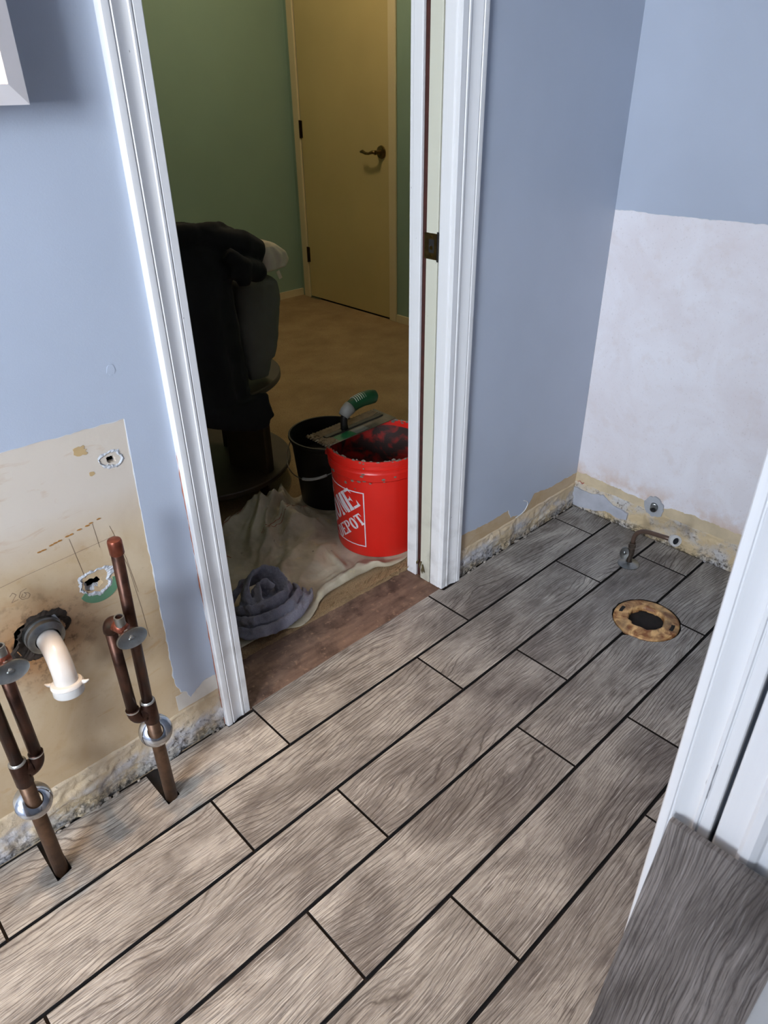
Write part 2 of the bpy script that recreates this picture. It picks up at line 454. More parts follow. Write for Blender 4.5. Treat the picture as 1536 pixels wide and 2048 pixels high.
XD = 2.72; YF = 2.84; XBL = -1.30
bm = bmesh.new(); n = 60
edge = [(.337+.67*i/n, .138+.02*(i/n-.5)*-1 + .006*mn.noise(Vector((i*.7, 3, 0)))) for i in range(n+1)]
loop = [(XBL, TH+.03)]+[(.33, TH+.03)]+edge+[(1.01, TH+.03), (XD, TH+.03), (XD, YF), (XBL, YF)]
carpet = link('floor', poly_mesh('carpet', loop, depth=.016, M=Matrix.Translation((0,0,-.004))), m_carpet)
struct(carpet, 'tan bedroom carpet seen through the doorway')
bm = bmesh.new(); box(bm, (XBL-.1, TH+.04, -.06), (XD+.1, YF+.1, -.0045)); struct(obj('floor', bm, m_sub), 'slab under the bedroom carpet')
# carpet tufts along the cut edge
bm = bmesh.new()
for i in range(900):
    q = random.random(); x = .34+.66*q; y = .139-.02*(q-.5)+random.uniform(-.012,.03)
    h = random.uniform(.004,.009); dx, dy = random.uniform(-.004,.004), random.uniform(-.006,.002)
    a = bm.verts.new((x-.0012,y,.0115)); b = bm.verts.new((x+.0012,y,.0115)); c = bm.verts.new((x+dx,y+dy,.0115+h)); d = bm.verts.new((x,y+.0015,.0115))
    bm.faces.new((a,b,c)); bm.faces.new((b,d,c)); bm.faces.new((d,a,c))
o = obj('carpet_tufts', bm, m_carpet, carpet); o['kind'] = 'stuff'

# ------------------------------------------------------------------ walls
DX0, DX1, DH = .338, .987, 2.04
def wall_poly(name, u0, u1, M, mat, holes=(), depth=.1, top=H, notch=None):
    if notch: a, b, h = notch; outer = [(u0,-.05),(a,-.05),(a,h),(b,h),(b,-.05),(u1,-.05),(u1,top),(u0,top)]
    else: outer = [(u0,-.05),(u1,-.05),(u1,top),(u0,top)]
    return link(name, poly_mesh(name, outer, holes, depth, M), mat)
# wall with the doorway: bare board in front, ragged holes cut in it
hole_small = blob(.154, .714, .008, .007, amp=.3, seed=1)
hole_mid = blob(.073, .497, .017, .013, amp=.35, seed=2)
hole_drain = blob(-.034, .440, .043, .044, amp=.22, seed=3)
Mb = MA.copy() @ Matrix.Translation((0,0,-.013))
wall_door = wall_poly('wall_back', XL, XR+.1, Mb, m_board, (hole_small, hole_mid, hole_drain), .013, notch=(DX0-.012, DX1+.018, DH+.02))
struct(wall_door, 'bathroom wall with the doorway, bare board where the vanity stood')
Mb2 = MA.copy() @ Matrix.Translation((0,0,-TH+.012))
bm = bmesh.new(); box(bm, (XL, .05, -.05), (DX0-.012, TH-.012, H)); box(bm, (DX1+.018, .05, -.05), (XR+.1, TH-.012, H)); box(bm, (DX0-.012,.05,DH+.02),(DX1+.018,TH-.012,H))
obj('wall_core', bm, m_dark, wall_door)
bm = bmesh.new(); box(bm, (XBL, TH-.012, -.05), (DX0-.012, TH, H)); box(bm, (DX1+.018, TH-.012, -.05), (XD, TH, H)); box(bm, (DX0-.012,TH-.012,DH+.02),(DX1+.018,TH,H))
struct(obj('wall_bedroom_front', bm, m_green), 'green bedroom side of the doorway wall')
# torn plaster rims and craters
def crater(name, cx, cz, r0_, r1_, seed, mat, deep=.012, n=72):
    bm = bmesh.new(); rings = []
    for j, (rr, y) in enumerate(((1.0, -.0006), (.86, -.0022), (.66, .002), (.5, deep*.6), (.42, deep))):
        ring = []
        for i in range(n):
            t = 2*PI*i/n; kk = 1+.45*mn.noise(Vector((math.cos(t)*1.1+seed*3.3, math.sin(t)*1.1, j*.25)))+.20*mn.noise(Vector((math.cos(t)*2.7+seed, math.sin(t)*2.7, seed*2+j*.3)))+.10*mn.noise(Vector((math.cos(t)*9, math.sin(t)*9, seed+j)))
            ring.append(bm.verts.new((cx+r0_*rr*kk*math.cos(t), y+.0012*mn.noise(Vector((i*.9,j,seed))), cz+r1_*rr*kk*math.sin(t))))
        rings.append(ring)
    for a, b in zip(rings, rings[1:]):
        for i in range(n): bm.faces.new((a[i], a[(i+1)%n], b[(i+1)%n], b[i]))
    return obj(name, bm, mat, wall_door)
crater('torn_gypsum', .154, .714, .019, .017, 4.2, m_gypsum)
crater('torn_gypsum', .077, .499, .034, .026, 1.7, m_gypsum)
crater('torn_gypsum', -.034, .440, .047, .048, 3.1, mat_simple('blackened_gypsum', srgb(48,38,30), .9, var=.6, scale=70, bump=.5, bscale=120))
mg = mat_simple('green_board_core', srgb(96,138,106), .8)
g = [(.082+.036*math.cos(t), .487+.031*math.sin(t)) for t in [math.radians(a) for a in range(195, 371, 7)]]
g += [(.082+.026*math.cos(t), .492+.020*math.sin(t)) for t in [math.radians(a) for a in range(370, 194, -7)]]
link('green_board_scrape', poly_mesh('g', g, depth=.0012, M=MA), mg, wall_door)
link('torn_gypsum', poly_mesh('g', blob(-.008, .452, .010, .022, seed=5), depth=.002, M=MA), m_gypsum, wall_door)

def layer(parent, M, outline, name='paint_layer', mat=m_blue, lip=True, holes=()):
    if lip: link('torn_paint_edge', poly_mesh('lip', lip_out(outline), depth=.0007, M=M), m_white_lip, parent)
    return link(name, poly_mesh(name, outline, holes, depth=.0015, M=M), mat, parent)
def lip_out(o):
    cx = sum(p[0] for p in o)/len(o); cy = sum(p[1] for p in o)/len(o); out = []
    n = len(o)
    for i in range(n):
        a, b, c = o[i-1], o[i], o[(i+1) % n]
        tx, ty = c[0]-a[0], c[1]-a[1]; L = math.hypot(tx, ty) or 1
        nx, ny = ty/L, -tx/L
        kk = .0020*max(0.0, .45+1.3*mn.noise(Vector((b[0]*55, b[1]*55, 9))))
        out.append((b[0]+nx*kk, b[1]+ny*kk))
    return out
# left of the doorway: paint over everything but the vanity patch (outline runs counter-clockwise)
left = [(XL+.001, H-.001), (XL+.001, .786)]
left += ragged([(XL+.001,.786), (-.1,.784), (.060,.781)], .0015, .01, 1)[1:]
left += ragged([(.060,.781), (.1,.778), (.1895,.777)], .0025, .006, 2)
left += ragged([(.1905,.776), (.184,.55)], .0008, .012, 3)
left += ragged([(.184,.55), (.181,.35), (.177,.19)], .0028, .006, 4)
left += ragged([(.177,.19), (.186,.155), (.196,.15), (.204,.128), (.226,.142), (.236,.150), (.266,.150)], .004, .005, 5)
left += [(.276,.15), (.276, H-.001)]
layer(wall_door, MA, left)
# right of the doorway
right = [(1.03, H-.001), (1.03, .145)]
right += ragged([(1.03,.145), (1.12,.135), (1.20,.128), (1.295,.130), (1.31,.098), (1.36,.088), (1.40,.110), (1.425,.137), (1.50,.126), (1.60,.124), (XR-.003,.122)], .005, .006, 7)
right += [(XR-.002, .122), (XR-.002, H-.001)]
layer(wall_door, MA, right)
# the oval loose flap with a white curl
pts = [(1.340+.052*math.cos(math.radians(a)), .112+.026*math.sin(math.radians(a))) for a in range(-95, 60, 8)]
bm = bmesh.new(); sweep(bm, [(x, -.0018+.0006*mn.noise(Vector((x*90,0,0))), z+.0015*mn.noise(Vector((x*70,2,0)))) for x, z in pts], .0016, 6); obj('paint_curl', bm, m_white_lip, wall_door)
# primer areas above the removed skirting
def primer(parent, M, u0, u1, z0, z1, seed, mat):
    o = ragged([(u0,z0),(u1,z0)], .002, .01, seed)+ragged([(u1,z1),(u0,z1)], .008, .008, seed+1)
    return link('primer', poly_mesh('primer', o, depth=.0005, M=M), mat, parent)
mp = mat_simple('white_primer', srgb(214,208,198), .6, scale=14)
primer(wall_door, MA, .172, .278, .108, .150, 11, mp)
# displaced plaster band where the skirting board was
def band(parent, u0, u1, f, mat, h=.108, out=.004, seed=0, chunks=1.0, name='scraped_plaster'):
    bm = bmesh.new(); nu = int((u1-u0)/.0035); nv = 30; grid = []
    for i in range(nu+1):
        col = []
        u = u0+(u1-u0)*i/nu
        hh = h+.003*mn.noise(Vector((u*30, seed, 0)))
        for j in range(nv+1):
            v = -.006+(hh+.006)*j/nv
            a = mn.noise(Vector((u*16, v*30, seed))); b = mn.noise(Vector((u*60, v*90, seed+3))); c = mn.noise(Vector((u*190, v*220, seed+5)))
            d = out*(.6+ .7*a) + .0022*b*chunks + .0009*c
            st = max(0, mn.noise(Vector((u*12, v*22, seed+8)))-.10)
            d += .005*min(1, st*9)*chunks*(1 if v < .075 else .2)
            if v < .022: d -= .006*max(0, mn.noise(Vector((u*22, 1, seed)))+.25)
            if j == nv: d = -.001
            col.append(bm.verts.new(f(u, v, max(d, .0002) if j < nv else d)))
        grid.append(col)
    for i in range(nu):
        for j in range(nv): bm.faces.new((grid[i][j], grid[i+1][j], grid[i+1][j+1], grid[i][j+1]))
    return obj(name, bm, mat, parent, True)
band(wall_door, XL+.002, .268, lambda u,v,d: (u, -d, v), m_band, .104, .004, 1)
band(wall_door, 1.064, XR-.001, lambda u,v,d: (u, -d, v), m_band, .085, .005, 2)
# loose plaster crumbs lying on the gap by the doorway wall
bm = bmesh.new()
for i in range(26):
    x = random.choice((random.uniform(1.08,1.62), random.uniform(-.15,.26))); s_ = random.uniform(.002,.007)
    c = Vector((x, -.009-random.random()*.006, .003)); vs = []
    r = bmesh.ops.create_icosphere(bm, subdivisions=1, radius=s_, matrix=Matrix.Translation(c) @ Matrix.Diagonal((1.4,.7,.7,1)))
    for v in r['verts']: v.co += Vector((mn.noise(v.co*300), mn.noise(v.co*310), mn.noise(v.co*290)))*s_*.4
o = obj('plaster_crumbs', bm, mat_simple('dirty_crumbs', srgb(150,142,132), .9, var=.3, scale=90), wall_door); o['kind'] = 'stuff'
# pencil marks on the bare board
def pencil(pts, w=.0007):
    bm = bmesh.new()
    for (a, b) in zip(pts, pts[1:]):
        d = Vector((b[0]-a[0], 0, b[1]-a[1])); L = d.length
        if L < 1e-6: continue
        n_ = Vector((-d.z, 0, d.x))/L*w/2
        q = [Vector((a[0],-.0004,a[1]))-n_, Vector((b[0],-.0004,b[1]))-n_, Vector((b[0],-.0004,b[1]))+n_, Vector((a[0],-.0004,a[1]))+n_]
        bm.faces.new([bm.verts.new(p) for p in q])
    return bm
bm = pencil([(-.15,.556),(-.03,.566),(.128,.573)])
for L_ in ([(.055,.60),(.063,.515)], [(.098,.612),(.100,.562)], [(.128,.573),(.140,.50),(.146,.40),(.148,.33)], [(.125,.595),(.14,.52),(.147,.44)],
           [(-.058,.540),(-.052,.545),(-.048,.539),(-.058,.528),(-.047,.529)], [(-.038,.536),(-.042,.531),(-.037,.528),(-.033,.533),(-.036,.537),(-.030,.534),(-.028,.529),(-.032,.524),(-.042,.526),(-.045,.533),(-.040,.541),(-.030,.543)]):
    b2 = pencil(L_); me = bpy.data.meshes.new('t'); b2.to_mesh(me); b2.free(); bm.from_mesh(me); bpy.data.meshes.remove(me)
obj('pencil_marks', bm, mat_simple('pencil', srgb(120,100,84), .7), wall_door)
# glue remains
mglue = mat_simple('brown_glue', srgb(160,112,56), .6)
for i in (0,1,3,4,5,7,8,10,12,13,15):
    t_ = i/15; u = .005+.105*t_; z = .598+.018*t_+.002*mn.noise(Vector((i*1.3,0,0)))
    link('glue_trace', poly_mesh('gl', blob(u, z, .0038, .0013, 12, .6, i), depth=.0009, M=MA), mglue, wall_door)
for (u, z, a, b, s_) in ((.108,.745,.011,.009,1),(.118,.700,.005,.004,2),(.186,.745,.012,.026,3)):
    if s_ == 3: continue
    link('glue_trace', poly_mesh('gl', blob(u, z, a, b, 20, .4, s_), depth=.0006, M=MA), mat_simple('old_size', srgb(188,160,116), .6), wall_door)
link('wall_anchor', poly_mesh('an', blob(.186,.862,.007,.009,18,.3,4), depth=.0022, M=MA), m_blue, wall_door)

# wall with the toilet supply (x = XR): bare paper below, blue paint above
MR = MBx(XR)
holeB = blob(.278, .116, .014, .014, amp=.12, seed=8)
wall_r = wall_poly('wall_right', -.02, 2.2, MR @ Matrix.Translation((0,0,-.012)), m_paper, (holeB,), .012)
struct(wall_r, 'end wall behind the toilet spot, blue above and bare white below')
bm = bmesh.new(); box(bm, (XR+.04, -2.2, -.05), (XR+.1, 0.0, H)); obj('wall_core', bm, m_dark, wall_r)
up_ = [(.001, H-.001), (.001,.938)]+ragged([(.001,.938),(.05,.941),(.10,.938),(.408,.944),(.9,.95)], .003, .007, 21)+[(.929,.95),(.929,H-.001)]
layer(wall_r, MR, up_)
# yellowed strip and scraped plaster along the bottom of that wall
ms = mat_simple('glue_stained_board', srgb(204,186,154), .7, scale=18, var=.14)
st = ragged([(.0,.05),(.929,.05)], .001, .05, 30)+ragged([(.929,.128),(.36,.126),(.30,.112),(.12,.122),(.0,.128)], .008, .006, 31)
link('stained_strip', poly_mesh('st', st, depth=.0006, M=MR), ms, wall_r)
band(wall_r, .0, .929, lambda u,v,d: (XR-d, -u, v), m_band_b, .092, .004, 5, .7)
gp = ragged([(.0,.060),(.0,.004)], .003, .006, 33)+ragged([(.0,.004),(.05,.008),(.09,.014),(.13,.030),(.17,.022),(.205,.028)], .004, .005, 34)+ragged([(.205,.05),(.15,.062),(.11,.082),(.07,.070),(.0,.072)], .005, .005, 35)
link('thinset_smear', poly_mesh('gp', gp, depth=.009, M=MR), mat_simple('grey_thinset', srgb(176,178,186), .75, bump=.3), wall_r)
link('thinset_smear', poly_mesh('gp', blob(.283,.110,.031,.033,60,.18,12), depth=.0060, M=MR), mat_simple('grey_thinset_b', srgb(172,174,178), .8, bump=.3), wall_r)
bm = bmesh.new()
for i in range(9):
    u = .40+.02*i
for L_ in ([(.012,.098),(.020,.103),(.028,.096),(.036,.102),(.030,.094)],):
    for a, b in zip(L_, L_[1:]):
        sweep(bm, [(XR-.0065,-a[0],a[1]-.004),(XR-.0065,-b[0],b[1]-.004)], .0008, 6)
obj('red_scribble', bm, mat_simple('red_crayon', srgb(170,50,40), .6), wall_r)

# remaining shell of the bathroom
def slab(name, a, b, mat, label=None, parent=None):
    bm = bmesh.new(); box(bm, a, b); return struct(obj(name, bm, mat, parent), label)
def wall_window(name, x, y0, y1, w, mat, label):
    yy0, yy1, z0, z1 = w
    me = poly_mesh(name, [(-y1,-.05),(-y0,-.05),(-y0,H),(-y1,H)], [[(-yy1,z0),(-yy0,z0),(-yy0,z1),(-yy1,z1)]], .1, MBx(x) )
    return struct(link(name, me, mat), label)
wall_window('wall_left', XL, YB-.1, .0, (BW[1],BW[2],BW[3],BW[4]), m_blue, 'blue grey bathroom wall with the window')
slab('wall_front', (XL-.1, YB-.1, -.05), (XR+.1, YB, H), m_blue, 'blue grey wall behind the camera')
slab('ceiling', (XL-.1, YB-.1, H), (XR+.12, TH, H+.08), m_ceiling, 'white bathroom ceiling')
def window_frame(name, x, w, label):
    y0, y1, z0, z1 = w; bm = bmesh.new()
    for a, b in (((y0-.05,z0-.05),(y1+.05,z0)), ((y0-.05,z1),(y1+.05,z1+.05)), ((y0-.05,z0),(y0,z1)), ((y1,z0),(y1+.05,z1)), ((y0,(z0+z1)/2-.015),(y1,(z0+z1)/2+.015))):
        box(bm, (x, a[0], a[1]), (x+.018, b[0], b[1]))
    return struct(obj(name, bm, m_trim2), label)
slab('wall_light_blocker', (-1.06, YB, -.008), (-.98, -1.21, H), m_paper, 'white wall left of the camera, added to shade the closet casing')  # added unseen wall, blocks window light from the closet casing and leaning tile
window_frame('window_1', XL+.0, (BW[1],BW[2],BW[3],BW[4]), 'white window frame in the bathroom')

# closet partition on the right, its casing and door
slab('wall_closet', (XC+.0005, YC, -.05), (XR, YC-.012+.012-.0, H), m_blue) if False else None
bm = bmesh.new(); box(bm, (XC, YC-.049, -.008), (XR, YC, H)); box(bm, (XC, YC-.87, -.008), (XC+.1, YB, H)); box(bm, (XC, YC-.87, 2.06), (XC+.1, YC-.055, H))
struct(obj('wall_closet', bm, m_blue), 'partition wall of the closet on the right')

# casing profile: t across from the inner edge, h thickness
PROF = [(0,0),(0,.0085),(.0015,.0100),(.014,.0108),(.0150,.0095),(.0165,.0095),(.0175,.0118),(.021,.0122),(.0225,.0108),(.027,.0102),(.035,.0115),(.043,.0150),(.0475,.0168),(.0490,.0152),(.0505,.0152),(.0515,.0172),(.0580,.0180),(.0620,.0175),(.0640,.0150),(.0640,0)]
def casing(name, x_inner, sgn, f, z1=2.06, w=.064, mat=None, parent=None, z0=-.0005):
    bm = bmesh.new(); k_ = w/.064; nz = 2
    rings = []
    for z in (z0, z1):
        rings.append([bm.verts.new(f(x_inner+sgn*t*k_, h, z)) for t, h in PROF])
    n = len(PROF)
    for i in range(n-1): bm.faces.new((rings[0][i], rings[0][i+1], rings[1][i+1], rings[1][i]))
    bm.faces.new(rings[0]); bm.faces.new(rings[1][::-1])
    o = obj(name, bm, mat or m_trim, parent); autosmooth(o, 28); return o
door_set = thing('doorway', (.66, 0, 0), 'white moulded doorway surround between bathroom and bedroom', 'doorway')
door_set.location = (0,0,0)
del door_set['category']; door_set['kind'] = 'structure'; door_set.name = 'door_1'
fA = lambda u, h, z: (u, -h, z)
casing('door_casing', .334, -1, fA, parent=door_set, w=.0655)
casing('door_casing', .9895, 1, fA, parent=door_set, w=.072, z1=2.06)
bm = bmesh.new(); box(bm, (.268, -.017, DH), (1.062, 0, DH+.065)); obj('head_casing', bm, m_trim, door_set)
# jambs
bm = bmesh.new(); box(bm, (DX0-.018+.006, 0, -.008), (DX0, TH, DH)); box(bm, (DX0-.012, 0, DH), (DX1+.018, TH, DH+.018)); obj('door_jamb', bm, m_trim, door_set)
bm = bmesh.new(); box(bm, (.9865, -.0005, -.001), (1.004, .034, DH)); bevel(obj('door_jamb', bm, m_trim, door_set), .004, 3)
bm = bmesh.new(); box(bm, (.996, .0345, -.002), (1.004, TH, DH)); obj('jamb_back', bm, m_darkred, door_set)
bm = bmesh.new(); box(bm, (.988, .0375, -.001), (.9958, .0722, DH)); bevel(obj('inner_jamb_strip', bm, m_cream, door_set), .0012)
bm = bmesh.new(); box(bm, (.9865, .0890, -.001), (.9958, .1165, DH)); bevel(obj('door_stop', bm, m_trim, door_set), .002)
fBd = lambda u, h, z: (u, TH+h, z)
casing('bedroom_casing', .9865, 1, fBd, parent=door_set)
casing('bedroom_casing', .338, -1, fBd, parent=door_set)
# raw wood edge beside the left casing
bm = bmesh.new(); prev = None
for i in range(120):
    z = i*.0058; w_ = max(.0001, .0016+.0022*mn.noise(Vector((z*14, 3, 1)))+.001*mn.noise(Vector((z*60, 5, 1))))
    if z < .15: w_ = max(w_, .0016)
    q = [bm.verts.new((.2690-w_, -.004, z)), bm.verts.new((.2695, -.006, z))]
    if prev: bm.faces.new((prev[0], prev[1], q[1], q[0]))
    prev = q
obj('bare_wood_edge', bm, mat_simple('orange_wood', srgb(158,92,62), .7), door_set)
# strike plate
sp_ = link('strike_plate', poly_mesh('sp', [(-.0765,.901),(-.0375,.901),(-.0375,.957),(-.0765,.957)], [[(-.063,.915),(-.047,.915),(-.047,.944),(-.063,.944)]], .0016, MBx(.9878)), m_bronze, door_set)
bm = bmesh.new(); box(bm, (.9862, .0345, .897), (.9876, .0385, .961)); box(bm, (.9866, .047, .915), (.9878, .063, .944)); obj('strike_recess', bm, m_dark, sp_)
bm = bmesh.new()
for z in (.908, .950): sweep(bm, [(.9863,.055,z),(.9858,.055,z)], .0032, 14)
sweep(bm, [(.9867,.055,.926),(.9855,.055,.926)], .0045, 16)
obj('screw', bm, mat_simple('brass', srgb(196,160,98), .25, 1.0), sp_)
# loose splinter hanging at the bottom of the jamb
bm = bmesh.new()
for a, b in (((.985,.062,.052),(.983,.050,.030)), ((.985,.066,.060),(.982,.070,.036)), ((.985,.060,.048),(.981,.058,.024)), ((.986,.078,.060),(.983,.082,.044))):
    sweep(bm, [a, ((a[0]+b[0])/2-.003,(a[1]+b[1])/2,(a[2]+b[2])/2), b], [.0018,.0030,.0008], 6)
obj('splinter', bm, mat_simple('olive_debris', srgb(84,74,44), .9), door_set)

# ------------------------------------------------------------------ closet door on the right (near the camera)
closet = bpy.data.objects.new('door_2', None); C.objects.link(closet); closet['kind'] = 'structure'; closet['label'] = 'white moulded closet door and casing in the right foreground'
fC = lambda u, h, z: (XC-h, u, z)
casing('door_casing', -.982, 1, fC, parent=closet, w=.052, mat=m_trim2)
bm = bmesh.new(); box(bm, (XC+.03, -1.79, 0), (XC+.04, -.982, 2.05)); obj('door_void', bm, m_dark, closet)
bm = bmesh.new(); box(bm, (.3255, -1.78, .008), (XC+.028, -.9865, 2.04)); slabd = bevel(obj('door_slab', bm, m_trim2, closet), .002)
# raised panel frame
bm = bmesh.new(); fr = [(0,0),(0,.004),(.004,.007),(.012,.007),(.018,.003),(.020,0)]
rings = []
for z in (.20, 1.9): rings.append([bm.verts.new((.3255-h, -1.012-t, z)) for t, h in fr])
for i in range(len(fr)-1): bm.faces.new((rings[0][i], rings[0][i+1], rings[1][i+1], rings[1][i]))
bm.faces.new(rings[0]); bm.faces.new(rings[1][::-1]); obj('panel_moulding', bm, m_trim2, slabd)
bm = bmesh.new(); sweep(bm, arc_pts((.3246,-.967,.665),(.3243,-.969,.63),(.3246,-.966,.60),8), [.0005,.0014,.002,.0024,.0024,.0026,.0024,.002,.0008], 6, ell=(1,1))
bm.free()
link('scuff', poly_mesh('sc', blob(.9665, .628, .0028, .032, 30, .5, 3), depth=.0003, M=MBx(XC-.0106)), mat_simple('grey_scuff', srgb(120,120,124), .7), closet)

# leaning plank tile
def lean_tile():
    yL, yR = -.947, -1.083
    top = Vector((.3000, 0, .573)); bot = Vector((.165, 0, .0))
    d = (top-bot).normalized(); nrm = Vector((-d.z, 0, d.x))
    L = (top-bot).length
    bm = bmesh.new(); box(bm, (-L/2, yR-yL, -.0095), (L/2, 0, 0))
    o = obj('leaning_plank_tile', bm, m_tile_shaded)
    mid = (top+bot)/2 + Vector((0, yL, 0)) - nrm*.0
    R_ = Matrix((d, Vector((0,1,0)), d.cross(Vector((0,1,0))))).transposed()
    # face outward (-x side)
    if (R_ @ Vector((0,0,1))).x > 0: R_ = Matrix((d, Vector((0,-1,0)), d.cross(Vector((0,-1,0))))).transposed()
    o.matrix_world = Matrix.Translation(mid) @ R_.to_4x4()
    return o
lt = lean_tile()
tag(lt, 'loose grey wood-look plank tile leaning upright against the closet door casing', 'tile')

# ------------------------------------------------------------------ bedroom beyond the doorway
slab('wall_bedroom_back', (XBL-.1, YF, -.05), (XD+.1, YF+.1, H), m_green, 'green bedroom wall at the back')
bm = bmesh.new(); box(bm, (XD, TH, -.05), (XD+.1, 1.985, H)); box(bm, (XD, 2.745, -.05), (XD+.1, YF, H)); box(bm, (XD, 1.985, 2.04), (XD+.1, 2.745, H)); box(bm, (XD+.09, 1.9, -.05), (XD+.1, 2.8, H))
struct(obj('wall_bedroom_right', bm, m_green), 'green bedroom wall with the cream door')
slab('wall_bedroom_left', (XBL-.1, TH, -.05), (XBL, YF, H), m_green, 'green bedroom wall on the left')
slab('ceiling', (XBL-.1, TH, H), (XD+.1, YF+.1, H+.08), m_ceiling, 'white bedroom ceiling')
slab('baseboard_back', (.9, YF-.012, .010), (XD-.0, YF, .055), m_bedtrim, 'low cream baseboard on the back wall')
slab('baseboard_right', (XD-.012, .2, .010), (XD, 1.925, .055), m_bedtrim, 'low cream baseboard beside the door')
bd = bpy.data.objects.new('door_3', None); C.objects.link(bd); struct(bd, 'cream flush bedroom door with bronze lever handle')
bm = bmesh.new(); box(bm, (XD-.004, 1.989, .022), (XD+.032, 2.741, 2.035)); bevel(obj('door_panel', bm, m_yellow, bd), .002)
def casB(name, y0, y1, z0=.011, z1=2.1):
    bm = bmesh.new(); box(bm, (XD-.014, y0, z0), (XD, y1, z1)); return bevel(obj(name, bm, m_bedtrim, bd), .004, 3)
casB('door_casing', 2.745, 2.80); casB('door_casing', 1.928, 1.983); casB('door_casing', 1.928, 2.80, 2.04, 2.10)
m_hinge = mat_simple('dark_bronze', srgb(58,42,32), .4, .8)
for z in (.285, 1.0, 1.78):
    bm = bmesh.new(); box(bm, (XD-.008, 2.728, z-.045), (XD-.003, 2.748, z+.045)); sweep(bm, [(XD-.010, 2.744, z-.047), (XD-.010, 2.744, z+.047)], .006, 10)
    obj('hinge', bm, m_hinge, bd)
bm = bmesh.new(); lathe(bm, [(.031,0),(.033,.004),(.031,.010),(.024,.013),(.014,.015),(.011,.040),(.012,.050)], 28, aim((XD-.004, 2.043, .912), (-1,0,0)), cap1=True)
hb = autosmooth(obj('door_handle', bm, m_bronze, bd))
bm = bmesh.new(); P_ = [(XD-.052,2.043,.912),(XD-.056,2.062,.914),(XD-.058,2.090,.906),(XD-.058,2.118,.906),(XD-.056,2.142,.914),(XD-.054,2.160,.911)]
sweep(bm, P_, [.010,.009,.007,.0075,.009,.006], 12); obj('lever', bm, m_bronze, hb, True)
# pale metal strip added in place of the sliver of daylight under the door
bm = bmesh.new(); box(bm, (XD-.02, 2.64, .0125), (XD+.0, 2.73, .018)); obj('daylight_strip', bm, mat_simple('bright_strip', (.5,.6,.7), .2, 1.0), bd)
# ceiling lamp in the bedroom
def lamp(name, loc, label, power, col, r=.12):
    t = thing(name, (loc[0], loc[1], H), label, 'lamp')
    bm = bmesh.new(); lathe(bm, [(.01,-.001),(r*.9,-.001),(r,-.02),(r*.85,-.03)], 32); obj('lamp_base', bm, m_chrome_dull, t, True)
    bm = bmesh.new(); lathe(bm, [(r*.84,-.03),(r*.75,-.06),(r*.4,-.085),(.005,-.09)], 32)
    g = NT(name+'_glass'); obj('lamp_shade', bm, g.out((.9,.85,.75), .3, Transmission_Weight=.0), t, True) if False else obj('lamp_shade', bm, mat_simple(name+'_glass', (.85,.8,.7), .3), t, True)
    d = bpy.data.lights.new(name, 'POINT'); d.energy = power; d.color = col; d.shadow_soft_size = .09
    o = bpy.data.objects.new(name+'_light', d); C.objects.link(o); o.location = (loc[0], loc[1], H-.2)
    return t
lamp('ceiling_lamp', (1.9, 1.7), 'round frosted ceiling lamp in the bedroom', BEDLAMP_POWER, (1.0,.80,.52))

# ------------------------------------------------------------------ vanity mirror cabinet and the light bar above it
cab = thing('mirror_cabinet', (-.15, 0, 1.23), 'white mirror cabinet corner on the blue wall at upper left', 'cabinet')
m_cab = mat_simple('white_cabinet', (.74,.70,.70), .35, var=.02)
bm = bmesh.new(); box(bm, (-.43+.15, -.055, 0), (.283, -.0016, .56)); bevel(obj('cabinet_body', bm, m_cab, cab), .002)
bm = bmesh.new()
def frm(bm, x0, x1, z0, z1, w, y0, y1, wi=.0):
    o_ = [(x0,z0),(x1,z0),(x1,z1),(x0,z1)]; i_ = [(x0+w,z0+w),(x1-w,z0+w),(x1-w,z1-w),(x0+w,z1-w)]
    vo = [bm.verts.new((a,y0,b)) for a,b in o_]; vi = [bm.verts.new((a,y1,b)) for a,b in i_]; vb = [bm.verts.new((a,-.0555,b)) for a,b in o_]; vc = [bm.verts.new((a,-.0555,b)) for a,b in i_]
    for k in range(4):
        l = (k+1)%4
        bm.faces.new((vo[k],vo[l],vi[l],vi[k])); bm.faces.new((vb[k],vb[l],vo[l],vo[k])); bm.faces.new((vi[k],vi[l],vc[l],vc[k]))
frm(bm, -.28, .283, 0, .56, .022, -.066, -.072); dr = obj('cabinet_door', bm, m_cab, cab)
bm = bmesh.new(); box(bm, (-.262, -.064, .018), (.265, -.0560, .542)); obj('mirror_glass', bm, mat_simple('pale_panel', (.72,.70,.74), .3, var=.01), dr)
vl = thing('vanity_light', (-.04, 0, 1.95), 'chrome vanity light bar above the mirror cabinet', 'light')
bm = bmesh.new(); box(bm, (-.30,-.03,-.05),(.30,-.0016,.05)); bevel(obj('light_bar', bm, m_chrome, vl), .006)
for x in (-.055, .055):
    bm = bmesh.new(); sweep(bm, [(x,-.03,0),(x,-.06,0)], .018, 18); obj('socket', bm, m_chrome_dull, vl)
    bm = bmesh.new(); bmesh.ops.create_uvsphere(bm, u_segments=20, v_segments=14, radius=.034, matrix=Matrix.Translation((x,-.095,0)))
    g = NT('bulb'); b_ = obj('bulb', bm, g.out((1,.9,.8), .4, **{'Emission Color': (1,.62,.32,1), 'Emission Strength': 6.0}), vl, True)
    d = bpy.data.lights.new('bulb_light', 'SPOT'); d.spot_size = math.radians(76); d.spot_blend = 1.0; d.energy = VANITY_POWER*1.5; d.color = (1.0,.66,.38); d.shadow_soft_size = .018
    o = bpy.data.objects.new('bulb_light', d); C.objects.link(o); o.location = (-.04+x, -.095, 1.890); o.rotation_euler = (math.radians(-6), 0, 0)

